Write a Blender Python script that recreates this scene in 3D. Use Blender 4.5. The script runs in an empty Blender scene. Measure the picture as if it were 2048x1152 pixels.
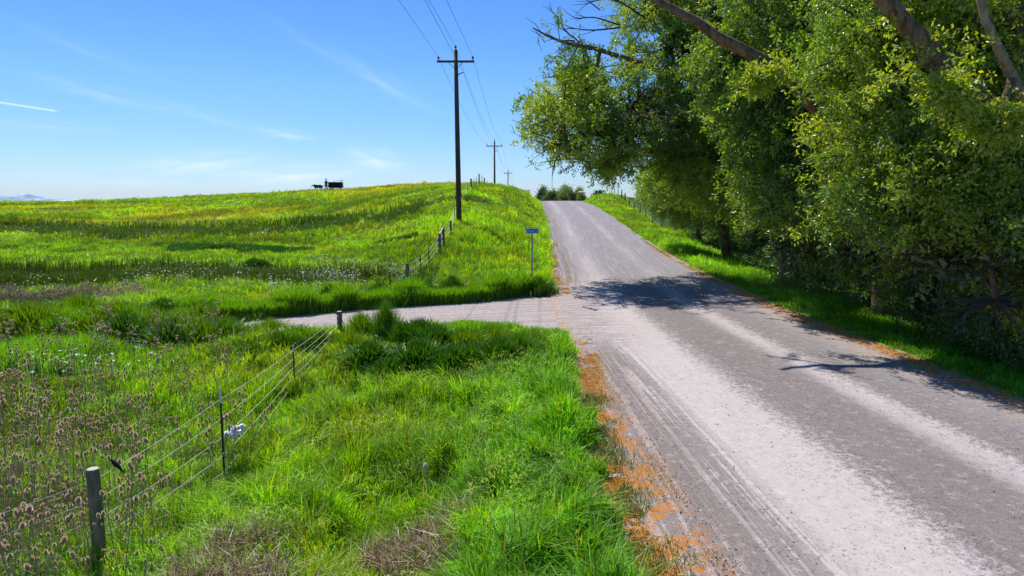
import bpy, bmesh, math, random
import numpy as np
from mathutils import Vector, Quaternion, Matrix

random.seed(7); rng = np.random.default_rng(7)
sc = bpy.context.scene
R = math.radians

# ------------------------------------------------------------------ camera
CZ = 4.0
F = 2048*24/36
TH = math.atan(170/F)
cd = bpy.data.cameras.new('camera'); cam = bpy.data.objects.new('camera', cd)
sc.collection.objects.link(cam); sc.camera = cam
cam.location = (0, 0, CZ); cam.rotation_euler = (math.pi/2-TH, 0, 0)
cd.lens = 24; cd.sensor_width = 36; cd.clip_start = .1; cd.clip_end = 60000

# ------------------------------------------------------------------ light
SUN_EL, SUN_AZ = R(55), R(27)            # azimuth measured left of straight ahead
sd = Vector((-math.sin(SUN_AZ)*math.cos(SUN_EL), math.cos(SUN_AZ)*math.cos(SUN_EL), math.sin(SUN_EL)))
sl = bpy.data.lights.new('sun', 'SUN'); sl.energy = 5.0; sl.angle = R(.53); sl.color = (1, .965, .90)
so = bpy.data.objects.new('sun', sl); sc.collection.objects.link(so)
so.rotation_euler = sd.to_track_quat('Z', 'Y').to_euler(); so.location = (0, 0, 60)
vs = sc.view_settings
vs.view_transform = 'Standard'; vs.look = 'None'; vs.exposure = 0.32; vs.gamma = 1; vs.use_curve_mapping = False
sc.cycles.max_bounces = 8; sc.cycles.diffuse_bounces = 4; sc.cycles.glossy_bounces = 2
sc.cycles.transmission_bounces = 6; sc.cycles.transparent_max_bounces = 8

def N(nt, kind, **kw):
    n = nt.nodes.new(kind)
    for k, v in kw.items():
        if k.startswith('i_'):
            key = k[2:]
            n.inputs[int(key) if key.isdigit() else key.replace('_', ' ')].default_value = v
        else: setattr(n, k, v)
    return n
def Lk(nt, a, b): nt.links.new(a, b)
def math_(nt, op, a, b=None, clamp=False):
    n = nt.nodes.new('ShaderNodeMath'); n.operation = op; n.use_clamp = clamp
    for i, x in enumerate((a, b)):
        if x is None: continue
        if isinstance(x, (int, float)): n.inputs[i].default_value = x
        else: nt.links.new(x, n.inputs[i])
    return n.outputs[0]
def mixc(nt, fac, a, b, mode='MIX'):
    n = nt.nodes.new('ShaderNodeMix'); n.data_type = 'RGBA'; n.blend_type = mode
    for s, x in ((n.inputs[0], fac), (n.inputs[6], a), (n.inputs[7], b)):
        if isinstance(x, (int, float)): s.default_value = x
        elif isinstance(x, tuple): s.default_value = x if len(x) == 4 else (*x, 1)
        else: nt.links.new(x, s)
    return n.outputs[2]
def ramp(nt, fac, stops, interp='LINEAR'):
    n = nt.nodes.new('ShaderNodeValToRGB'); cr = n.color_ramp; cr.interpolation = interp
    while len(cr.elements) > 1: cr.elements.remove(cr.elements[-1])
    cr.elements[0].position = stops[0][0]; c = stops[0][1]; cr.elements[0].color = (c, c, c, 1) if isinstance(c, (int, float)) else (*c, 1)
    for p, c in stops[1:]:
        e = cr.elements.new(p); e.color = (c, c, c, 1) if isinstance(c, (int, float)) else (*c, 1)
    if fac is not None: nt.links.new(fac, n.inputs[0])
    return n.outputs[0]
def maprange(nt, v, a, b, c, d, smooth=True):
    n = nt.nodes.new('ShaderNodeMapRange'); n.interpolation_type = 'SMOOTHSTEP' if smooth else 'LINEAR'
    nt.links.new(v, n.inputs[0])
    for i, x in enumerate((a, b, c, d)): n.inputs[i+1].default_value = x
    return n.outputs[0]
def noise(nt, vec, scale, detail=4, rough=.55):
    n = nt.nodes.new('ShaderNodeTexNoise'); n.inputs['Scale'].default_value = scale
    n.inputs['Detail'].default_value = detail; n.inputs['Roughness'].default_value = rough
    if vec is not None: nt.links.new(vec, n.inputs['Vector'])
    return n.outputs[0]
def scalevec(nt, vec, s):
    n = nt.nodes.new('ShaderNodeVectorMath'); n.operation = 'MULTIPLY'; nt.links.new(vec, n.inputs[0]); n.inputs[1].default_value = s
    return n.outputs[0]

# ------------------------------------------------------------------ sky
w = bpy.data.worlds.new('World'); sc.world = w; w.use_nodes = True
nt = w.node_tree; nt.nodes.clear()
sky = N(nt, 'ShaderNodeTexSky', sky_type='NISHITA', sun_disc=False, sun_elevation=SUN_EL, sun_rotation=-SUN_AZ,
        altitude=1200, air_density=1.0, dust_density=.25, ozone_density=2.2)
tc = N(nt, 'ShaderNodeTexCoord')
sx = N(nt, 'ShaderNodeSeparateXYZ'); Lk(nt, tc.outputs['Generated'], sx.inputs[0])
hs = N(nt, 'ShaderNodeHueSaturation'); hs.inputs['Saturation'].default_value = 1.22; hs.inputs['Hue'].default_value = .5
Lk(nt, sky.outputs[0], hs.inputs['Color'])
tint = ramp(nt, sx.outputs[2], [(0, (.50, .60, .80)), (.06, (.56, .68, .90)), (.16, (.64, .81, 1.04)), (.34, (.56, .77, 1.08))])
skyc = mixc(nt, 1.0, hs.outputs[0], tint, 'MULTIPLY')
# thin cirrus, placed by direction: tangents a = x/y, b = z/y
ysafe = math_(nt, 'MAXIMUM', sx.outputs[1], .05)
ta = math_(nt, 'DIVIDE', sx.outputs[0], ysafe); tb = math_(nt, 'DIVIDE', sx.outputs[2], ysafe)
cmb = N(nt, 'ShaderNodeCombineXYZ'); Lk(nt, ta, cmb.inputs[0]); Lk(nt, tb, cmb.inputs[1])
def tang(px, py):
    u = (px-1024)/F; v = (576-py)/F
    dy = math.cos(TH)+v*math.sin(TH); dz = -math.sin(TH)+v*math.cos(TH)
    return u/dy, dz/dy
def wisp(px, py, lx, ly, ang, amt):
    a, b = tang(px, py)
    m = N(nt, 'ShaderNodeMapping', vector_type='TEXTURE'); Lk(nt, cmb.outputs[0], m.inputs[0])
    m.inputs['Location'].default_value = (a, b, 0); m.inputs['Rotation'].default_value = (0, 0, R(ang)); m.inputs['Scale'].default_value = (lx/F, ly/F, 1)
    n1 = N(nt, 'ShaderNodeTexNoise'); n1.inputs['Scale'].default_value = 1.3; n1.inputs['Detail'].default_value = 7; n1.inputs['Roughness'].default_value = .62
    Lk(nt, m.outputs[0], n1.inputs['Vector'])
    ln = N(nt, 'ShaderNodeVectorMath', operation='LENGTH'); Lk(nt, m.outputs[0], ln.inputs[0])
    f = maprange(nt, ln.outputs['Value'], 0, 1, 1, 0)
    g = maprange(nt, n1.outputs[0], .33, .75, 0, 1)
    return math_(nt, 'MULTIPLY', math_(nt, 'MULTIPLY', f, g), amt)
tot = None
for a in [(770, 165, 150, 26, -28, .32), (575, 268, 90, 16, -6, .7), (580, 349, 200, 30, 4, 1.2), (750, 318, 90, 34, -8, 1.0), (400, 325, 190, 34, 6, .95),
          (200, 185, 230, 26, -12, .35), (420, 232, 150, 22, -14, .25), (640, 95, 200, 24, -27, .15), (250, 360, 380, 30, 0, .4), (700, 370, 300, 25, 3, .35),
          (90, 250, 200, 18, -3, .25), (150, 90, 220, 22, -20, .16)]:
    f = wisp(*a); tot = f if tot is None else math_(nt, 'ADD', tot, f)
# contrail: a thin straight streak
a0, b0 = tang(40, 211)
m = N(nt, 'ShaderNodeMapping', vector_type='TEXTURE'); Lk(nt, cmb.outputs[0], m.inputs[0])
m.inputs['Location'].default_value = (a0, b0, 0); m.inputs['Rotation'].default_value = (0, 0, R(-8.6)); m.inputs['Scale'].default_value = (80/F, 3.2/F, 1)
s2 = N(nt, 'ShaderNodeSeparateXYZ'); Lk(nt, m.outputs[0], s2.inputs[0])
c1 = maprange(nt, math_(nt, 'ABSOLUTE', s2.outputs[0]), .75, 1, 1, 0); c2 = maprange(nt, math_(nt, 'ABSOLUTE', s2.outputs[1]), .1, 1, 1, 0)
tot = math_(nt, 'ADD', tot, math_(nt, 'MULTIPLY', math_(nt, 'MULTIPLY', c1, c2), .75))
front = math_(nt, 'GREATER_THAN', sx.outputs[1], .06)
tot = math_(nt, 'MULTIPLY', math_(nt, 'MULTIPLY', tot, front), .8, True)
skyc = mixc(nt, tot, skyc, (6.4, 7.6, 8.6))
bg = N(nt, 'ShaderNodeBackground'); bg.inputs[1].default_value = .113; Lk(nt, skyc, bg.inputs[0])
wo = N(nt, 'ShaderNodeOutputWorld'); Lk(nt, bg.outputs[0], wo.inputs[0])

# ------------------------------------------------------------------ helpers
def ray(px, py):
    u = (px-1024)/F; v = (576-py)/F
    return np.array((u, math.cos(TH)+v*math.sin(TH), -math.sin(TH)+v*math.cos(TH)))
def atD(px, py, D):
    d = ray(px, py); return np.array((0, 0, CZ))+d*(D/d[1])
def atZ(px, py, z):
    d = ray(px, py); return np.array((0, 0, CZ))+d*((z-CZ)/d[2])

def tag(o, label=None, cat=None, group=None, kind=None):
    if label: o['label'] = label
    if cat: o['category'] = cat
    if group: o['group'] = group
    if kind: o['kind'] = kind
    return o
def link(o, parent=None):
    sc.collection.objects.link(o)
    if parent is not None: o.parent = parent
    return o
def empty(name, loc, rz=0):
    o = bpy.data.objects.new(name, None); o.empty_display_size = .3; o.location = loc; o.rotation_euler = (0, 0, rz)
    return link(o)
def mesh_np(name, verts, quads, tris, mats, cols=None, smooth=False, parent=None, uv=None):
    """quads (n,4), tris (m,3) index arrays"""
    me = bpy.data.meshes.new(name); verts = np.asarray(verts, np.float32)
    quads = np.zeros((0, 4), np.int32) if quads is None else np.asarray(quads, np.int32)
    tris = np.zeros((0, 3), np.int32) if tris is None else np.asarray(tris, np.int32)
    me.vertices.add(len(verts)); me.vertices.foreach_set('co', verts.ravel())
    nl = quads.size+tris.size; me.loops.add(nl)
    me.loops.foreach_set('vertex_index', np.concatenate([quads.ravel(), tris.ravel()]))
    nf = len(quads)+len(tris); me.polygons.add(nf)
    starts = np.concatenate([np.arange(len(quads))*4, len(quads)*4+np.arange(len(tris))*3]).astype(np.int32)
    me.polygons.foreach_set('loop_start', starts)
    me.polygons.foreach_set('use_smooth', np.full(nf, smooth))
    if cols is not None:
        a = me.attributes.new('Col', 'FLOAT_COLOR', 'POINT')
        c = np.ones((len(verts), 4), np.float32); c[:, :3] = cols; a.data.foreach_set('color', c.ravel())
    if uv is not None:
        l = me.uv_layers.new(name='UVMap'); idx = np.concatenate([quads.ravel(), tris.ravel()])
        l.data.foreach_set('uv', np.asarray(uv, np.float32)[idx].ravel())
    me.update(calc_edges=True)
    if not isinstance(mats, (list, tuple)): mats = [mats]
    for m_ in mats: me.materials.append(m_)
    o = bpy.data.objects.new(name, me); return link(o, parent)

class MB:
    def __init__(s): s.v = []; s.q = []; s.t = []; s.n = 0; s.c = []
    def add(s, v, q=None, t=None, c=None):
        v = np.asarray(v, float).reshape(-1, 3)
        if q is not None and len(q): s.q.append(np.asarray(q)+s.n)
        if t is not None and len(t): s.t.append(np.asarray(t)+s.n)
        s.v.append(v); s.n += len(v)
        if c is not None: s.c.append(np.broadcast_to(np.asarray(c, float), (len(v), 3)))
    def box(s, c, size, rz=0, tilt=None):
        x, y, z = [a/2 for a in size]
        p = np.array([(i*x, j*y, k*z) for k in (-1, 1) for i, j in ((-1, -1), (1, -1), (1, 1), (-1, 1))])
        if tilt is not None: p = p@np.array(tilt.to_matrix() if hasattr(tilt, 'to_matrix') else tilt).T
        ca, sa = math.cos(rz), math.sin(rz); p = p@np.array([[ca, sa, 0], [-sa, ca, 0], [0, 0, 1]])
        s.add(p+np.array(c), [(3, 2, 1, 0), (4, 5, 6, 7), (0, 1, 5, 4), (1, 2, 6, 5), (2, 3, 7, 6), (3, 0, 4, 7)])
    def tube(s, pts, rad, sides=8, caps=True, jitter=0):
        pts = np.asarray(pts, float); n = len(pts); rad = np.broadcast_to(np.asarray(rad, float), (n,))
        t = np.gradient(pts, axis=0); t /= np.linalg.norm(t, axis=1, keepdims=True)+1e-9
        ref = np.array((0, 0, 1.)) if abs(t[:, 2]).mean() < .8 else np.array((1., 0, 0))
        a = np.cross(t, ref); a /= np.linalg.norm(a, axis=1, keepdims=True)+1e-9; b = np.cross(t, a)
        th = np.arange(sides)/sides*2*math.pi
        rr = rad[:, None]*(1+jitter*rng.standard_normal((n, sides)))
        v = pts[:, None, :]+rr[..., None]*(np.cos(th)[None, :, None]*a[:, None, :]+np.sin(th)[None, :, None]*b[:, None, :])
        v = v.reshape(-1, 3); q = []
        for i in range(n-1):
            for j in range(sides):
                k = (j+1) % sides; q.append((i*sides+j, i*sides+k, (i+1)*sides+k, (i+1)*sides+j))
        tr = []
        if caps:
            v = np.vstack([v, pts[0], pts[-1]]); c0 = n*sides
            for j in range(sides):
                k = (j+1) % sides; tr += [(c0, k, j), (c0+1, (n-1)*sides+j, (n-1)*sides+k)]
        s.add(v, q, tr)
    def build(s, name, mat, parent=None, smooth=False, off=None):
        v = np.vstack(s.v)
        if off is not None: v = v-np.asarray(off)
        return mesh_np(name, v, np.vstack(s.q) if s.q else None, np.vstack(s.t) if s.t else None, mat,
                       np.vstack(s.c) if s.c else None, smooth, parent)

def hash2(ix, iy, seed):
    h = (ix.astype(np.int64)*374761393+iy.astype(np.int64)*668265263+seed*974711) & 0xffffffff
    h = ((h ^ (h >> 13))*1274126177) & 0xffffffff
    return ((h ^ (h >> 16)) & 0xffffff)/float(0xffffff)
def vnoise(x, y, s, seed=0):
    x = np.asarray(x, float)/s; y = np.asarray(y, float)/s
    ix = np.floor(x); iy = np.floor(y); fx = x-ix; fy = y-iy; fx = fx*fx*(3-2*fx); fy = fy*fy*(3-2*fy)
    h = lambda i, j: hash2(ix+i, iy+j, seed)
    return (h(0, 0)*(1-fx)+h(1, 0)*fx)*(1-fy)+(h(0, 1)*(1-fx)+h(1, 1)*fx)*fy
def fbm(x, y, s, seed=0, oct=3):
    r = 0; a = .5; tot = 0
    for k in range(oct): r = r+a*vnoise(x, y, s/2**k, seed+k*17); tot += a; a *= .5
    return r/tot
def sstep(x, a, b):
    t = np.clip((x-a)/(b-a), 0, 1); return t*t*(3-2*t)

# ------------------------------------------------------------------ the lie of the land
_py = np.arange(-60, 900, 1.0)
_pz = np.interp(_py, [-60, 0, 26, 34, 44, 56, 75, 100, 116, 126, 138, 160, 200, 900], [0, 0, 0, .08, .42, 1.05, 2.15, 3.55, 4.2, 4.38, 4.1, 2.6, .8, 0])
_k = np.exp(-.5*(np.arange(-9, 10)/3.0)**2); _k /= _k.sum(); _pz = np.convolve(np.pad(_pz, 9, mode='edge'), _k, 'valid')
def ZR(y): return np.interp(y, _py, _pz)
def hit_road(px, py):
    d = ray(px, py); D = np.arange(5, 135, .05); z = CZ+d[2]/d[1]*D-ZR(D); i = np.where(z <= 0)[0]
    D = D[i[0]] if len(i) else 128.0
    return d[0]/d[1]*D, D
Lp = [hit_road(*p) for p in [(1275, 1152), (1215, 1000), (1182, 900), (1166, 820), (1154, 740), (1146, 690), (1128, 640), (1112, 590), (1110, 560), (1104, 500), (1097, 450), (1088, 420), (1081, 405)]]
Rp = [hit_road(*p) for p in [(2040, 800), (1780, 700), (1625, 640), (1530, 600), (1432, 560), (1352, 520), (1302, 490), (1258, 460), (1216, 430), (1182, 410), (1168, 405)]]
def mk(pts, yl, xl):
    ys = np.array([p[1] for p in pts]); xs = np.array([p[0] for p in pts]); o = np.argsort(ys); ys = ys[o]; xs = xs[o]
    return np.concatenate([[-60], [yl], ys, [200, 900]]), np.concatenate([[xl], [xl], xs, [xs[-1]+4, xs[-1]+30]])
Ly, Lx = mk(Lp, 2, 1.95); Ry, Rx = mk(Rp, 2, 10.9)
def XL(y): return np.interp(y, Ly, Lx)
def XR(y): return np.interp(y, Ry, Rx)
# side road: centre line as a function of X
_sx = np.array([-60, -40, -20, -13, -9.7, -6.3, -2.5, -.5, 3.0]); _sy = np.array([16, 17.5, 19.4, 20.9, 21.8, 23.4, 24.5, 24.9, 25.3])
def SY(x): return np.interp(x, _sx, _sy)
def SH(x): return 2.65+2.5*sstep(x, -2.5, 2.4)
def SZ(x): return -.02-.25*sstep(-x, 2, 12)-.9*sstep(-x, 11, 18)

CP = []
def cpD(px, py, D): CP.append(atD(px, py, D))
def cpZ(x, y, z): CP.append(np.array((x, y, z), float))
for x, y in [(0, 600), (200, 600)]: CP.append(atZ(x, y, -.45))
for x in (-26, -18, -12, -8, -5): 
    for y in (6, 10, 14): cpZ(x, y, -.85)
for x in (-3, -1): 
    for y in (7, 11, 15): cpZ(x, y, -.78)
for x, y in ((-4, 18.5), (-1, 18.5), (-9, 17.5), (-14, 15.5)): cpZ(x, y, -.45)
for x, y in ((-20, 24), (-14, 26), (-8, 29), (-3, 30.5), (0, 31.5)): cpZ(x, y, -.2)
for x in (-30, -10, 0): cpZ(x, -20, -.8)
for a in [(0, 560, 34), (300, 560, 34), (300, 500, 50), (0, 500, 50), (0, 440, 74), (300, 440, 74), (600, 440, 66), (600, 500, 47), (600, 550, 36),
          (0, 401, 108), (150, 401, 110), (300, 395, 110), (450, 388, 112), (550, 384, 113), (650, 378.5, 114), (730, 374, 112), (800, 370, 106), (860, 366, 99), (920, 363.5, 90), (970, 364, 86), (1010, 369, 86),
          (815, 567, 35), (879, 502, 42), (901, 466, 46), (919, 441, 52), (930, 400, 62), (942, 376, 72), (800, 480, 50), (800, 420, 68), (700, 410, 80),
          (1010, 510, 42), (1000, 440, 56), (1040, 460, 52), (1000, 400, 68), (1040, 382, 84), (1065, 391, 100), (1050, 430, 64), (960, 540, 37), (1050, 570, 33.5),
          (1190, 388, 116), (1215, 387.5, 114), (1240, 391, 110), (1262, 410, 103), (1290, 428, 90), (1215, 400, 106), (1260, 440, 82), (1330, 470, 64), (1400, 490, 52)]:
    cpD(*a)
cpD(-300, 402, 108); cpD(-300, 500, 50); cpD(-300, 440, 74)
CP = [np.array((c_[0], c_[1], c_[2]-(.30 if c_[1] > 70 else .12 if c_[1] > 34 else 0))) for c_ in CP]
for x, y, z in [(-80, 140, 2.5), (-40, 140, 4.3), (-10, 140, 4.2), (-80, 180, 0), (-20, 180, 1), (25, 140, 3), (40, 110, 2), (60, 140, 1), (22, 90, 1.6), (30, 70, .4),
                (13, 10, -.3), (15, 20, -.5), (14.5, 30, -.5), (15, 40, -.3), (16, 52, 0), (20, 10, -1), (22, 25, -1), (22, 40, -.9), (26, 55, -.4), (13, 0, -.2), (30, 10, -1.2), (60, 30, -1), (60, 80, -.5), (13, -20, -.3)]:
    cpZ(x, y, z)
CP = np.array(CP); S = 40.0
def _phi(r2): return .5*r2*np.log(r2+1e-12)
_A = ((CP[:, None, :2]-CP[None, :, :2])/S); _K = _phi((_A**2).sum(-1)); n_ = len(CP)
_K[np.arange(n_), np.arange(n_)] += 2e-4
_P = np.hstack([np.ones((n_, 1)), CP[:, :2]/S])
_M = np.block([[_K, _P], [_P.T, np.zeros((3, 3))]])
_W = np.linalg.solve(_M, np.concatenate([CP[:, 2], np.zeros(3)]))
def tps(x, y):
    out = np.empty(x.shape); 
    for i in range(0, len(x), 60000):
        xx = x[i:i+60000]; yy = y[i:i+60000]
        r2 = ((xx[:, None]-CP[None, :, 0])/S)**2+((yy[:, None]-CP[None, :, 1])/S)**2
        out[i:i+60000] = _phi(r2)@_W[:n_]+_W[n_]+_W[n_+1]*xx/S+_W[n_+2]*yy/S
    return out
def side_d(x, y):      # signed distance outside the side road (negative inside)
    d = np.abs(y-SY(x))-SH(x); return np.where(x > 2.6, 9, d)
def road_d(x, y): return np.maximum(XL(y)-x, x-XR(y))
def HZ(x, y, bare=False):
    x = np.atleast_1d(np.asarray(x, float)); y = np.atleast_1d(np.asarray(y, float))
    xc = np.clip(x, -110, 70); yc = np.clip(y, -25, 185)
    z = tps(xc, yc); r = np.hypot(x-xc, y-yc)
    z = z*(1-sstep(r, 0, 200))+(-2.0)*sstep(r, 0, 200)+0
    z = np.where(y > 150, z*(1-sstep(y, 150, 230))+1.2*sstep(y, 150, 230), z)
    z = z+(fbm(x, y, 5.0, 3)-.5)*.28+(fbm(x, y, 1.6, 9)-.5)*.16+(fbm(x, y, 2.6, 12)-.5)*.75*sstep(-y, -24, -18)*sstep(-x, 0, 1.5)
    z = z-.45*np.exp(-((x+2.0)/1.1)**2-((y-10.0)/1.5)**2)+.42*np.exp(-((x+.1+.25*np.sin(y*.9))/.85)**2)*sstep(y, 4, 7)*sstep(-y, -20, -17)
    # low terrace steps across the left hill
    left = sstep(-x, -1, 5)
    yt = 66+5*np.sin(x*.08)+2*vnoise(x, y*0, 6, 5)
    z = z+left*.8*(sstep(y, yt-.6, yt+.6)-sstep(y, yt-9, yt+9))
    yt = 36.3+.8*np.sin(x*.25)+1.2*vnoise(x, y*0, 4, 6)+.12*(x+15)
    z = z+sstep(-x, 5, 9)*.55*(sstep(y, yt-.4, yt+.4)-sstep(y, yt-5, yt+5))
    ds = side_d(x, y); wS = sstep(ds, 0, 1.8); z = z*wS+(SZ(x)+0*y)*(1-wS)
    dr = road_d(x, y); wR = sstep(dr, 0, 2.4+0*y); z = z*wR+ZR(y)*(1-wR)
    if bare:
        sink = .06+.0012*np.clip(y, 0, 150)
        z = z-sink*np.maximum(1-sstep(dr, -.45, .1), 1-sstep(ds, -.35, .1))
    return z
def hz1(x, y): return float(HZ(x, y)[0])
def on_terrain(px, py, D0=6, D1=180):
    d = ray(px, py); D = np.arange(D0, D1, .1); z = CZ+d[2]/d[1]*D-HZ(d[0]/d[1]*D, D); i = np.where(z <= 0)[0]
    D = D[i[0]] if len(i) else D1
    return np.array((d[0]/d[1]*D, D, CZ+d[2]/d[1]*D))

# ------------------------------------------------------------------ materials
def newmat(name):
    m = bpy.data.materials.new(name); m.use_nodes = True; t = m.node_tree; t.nodes.clear()
    return m, t, t.nodes.new('ShaderNodeOutputMaterial')
def foliage_mat(name, trans=.42, tint=(1.25, 1.2, .45), gloss=.06, rough=.42):
    m, t, o = newmat(name)
    a = N(t, 'ShaderNodeAttribute', attribute_name='Col')
    d = N(t, 'ShaderNodeBsdfDiffuse'); Lk(t, a.outputs['Color'], d.inputs[0])
    tr = N(t, 'ShaderNodeBsdfTranslucent'); Lk(t, mixc(t, 1, a.outputs['Color'], tint, 'MULTIPLY'), tr.inputs[0])
    mx = N(t, 'ShaderNodeMixShader'); mx.inputs[0].default_value = trans; Lk(t, d.outputs[0], mx.inputs[1]); Lk(t, tr.outputs[0], mx.inputs[2])
    g = N(t, 'ShaderNodeBsdfGlossy'); g.inputs['Roughness'].default_value = rough; g.inputs[0].default_value = (.9, .95, .9, 1)
    m2 = N(t, 'ShaderNodeMixShader'); m2.inputs[0].default_value = gloss; Lk(t, mx.outputs[0], m2.inputs[1]); Lk(t, g.outputs[0], m2.inputs[2])
    Lk(t, m2.outputs[0], o.inputs[0]); return m
def simple_mat(name, col, rough=.8, nscale=8, var=.35, bump=.3, metal=0, stretch=(1, 1, 1)):
    m, t, o = newmat(name)
    tc = N(t, 'ShaderNodeTexCoord'); v = scalevec(t, tc.outputs['Object'], stretch)
    n1 = noise(t, v, nscale, 6, .65)
    c = mixc(t, maprange(t, n1, .3, .7, 0, 1), tuple(x*(1-var) for x in col), tuple(min(1, x*(1+var)) for x in col))
    p = N(t, 'ShaderNodeBsdfPrincipled'); Lk(t, c, p.inputs['Base Color']); p.inputs['Roughness'].default_value = rough; p.inputs['Metallic'].default_value = metal
    b = N(t, 'ShaderNodeBump'); b.inputs['Strength'].default_value = bump; b.inputs['Distance'].default_value = .06 if bump > .65 else .02; Lk(t, n1, b.inputs['Height']); Lk(t, b.outputs[0], p.inputs['Normal'])
    Lk(t, p.outputs[0], o.inputs[0]); return m
M_grass = foliage_mat('grass_blades', .5, (1.25, 1.15, .35), .02, .5)
M_weed = foliage_mat('weed_leaves', .3, (1.2, 1.15, .4), .05, .4)
M_leaf = foliage_mat('tree_leaves', .55, (1.25, 1.2, .3), .07, .42)
M_dry = foliage_mat('dry_stalks', .15, (1.1, 1, .8), .03, .6)
M_bark = simple_mat('bark', (.19, .115, .065), .95, 7, .6, 1.0, stretch=(1, 1, .4))
M_palebark = simple_mat('pale_bark', (.34, .24, .16), .9, 9, .4, .7, stretch=(1, 1, .3))
M_twig = simple_mat('twig', (.055, .042, .035), .9, 10, .3, .2)
M_post = simple_mat('weathered_post', (.19, .155, .11), .9, 14, .45, .6, stretch=(1, 1, .15))
M_posttop = simple_mat('post_end_grain', (.45, .42, .38), .9, 30, .3, .3)
M_pole = simple_mat('creosoted_pole', (.10, .055, .045), .85, 10, .4, .5, stretch=(1, 1, .1))
M_steel = simple_mat('dark_steel', (.03, .032, .035), .6, 20, .3, .1, metal=.3)
M_white = simple_mat('white_paint', (.72, .72, .70), .6, 20, .12, .1)
M_wire = simple_mat('galvanised_wire', (.62, .60, .50), .5, 30, .2, 0, metal=.1)
M_pline = simple_mat('power_line', (.05, .055, .06), .6, 30, .2, 0)
M_rail = simple_mat('bleached_rail', (.5, .45, .38), .85, 12, .3, .4)
M_black = simple_mat('black_cloth', (.012, .012, .016), .9, 8, .3, .1)
M_horse = simple_mat('dark_coat', (.02, .012, .009), .6, 6, .4, .1)
M_wagon = simple_mat('dark_wagon_wood', (.022, .016, .015), .9, 8, .4, .3)
M_jeans = simple_mat('blue_denim', (.05, .08, .12), .9, 8, .3, .1)
M_stone = simple_mat('stone', (.42, .39, .38), .9, 12, .35, .4)

# soil under the grass
M_soil, t, o = newmat('grass_floor')
g = N(t, 'ShaderNodeNewGeometry'); n1 = noise(t, g.outputs['Position'], 1.6, 8, .7); n2 = noise(t, g.outputs['Position'], .09, 4)
c = mixc(t, maprange(t, n1, .35, .68, 0, 1), (.018, .04, .006), (.06, .13, .012))
c = mixc(t, maprange(t, n2, .4, .7, 0, .6), c, (.10, .15, .014))
p = N(t, 'ShaderNodeBsdfPrincipled'); p.inputs['Roughness'].default_value = 1; p.inputs['Specular IOR Level'].default_value = .1; Lk(t, c, p.inputs['Base Color'])
b = N(t, 'ShaderNodeBump'); b.inputs['Strength'].default_value = .8; b.inputs['Distance'].default_value = .1; Lk(t, n1, b.inputs['Height']); Lk(t, b.outputs[0], p.inputs['Normal'])
Lk(t, p.outputs[0], o.inputs[0])

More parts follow.
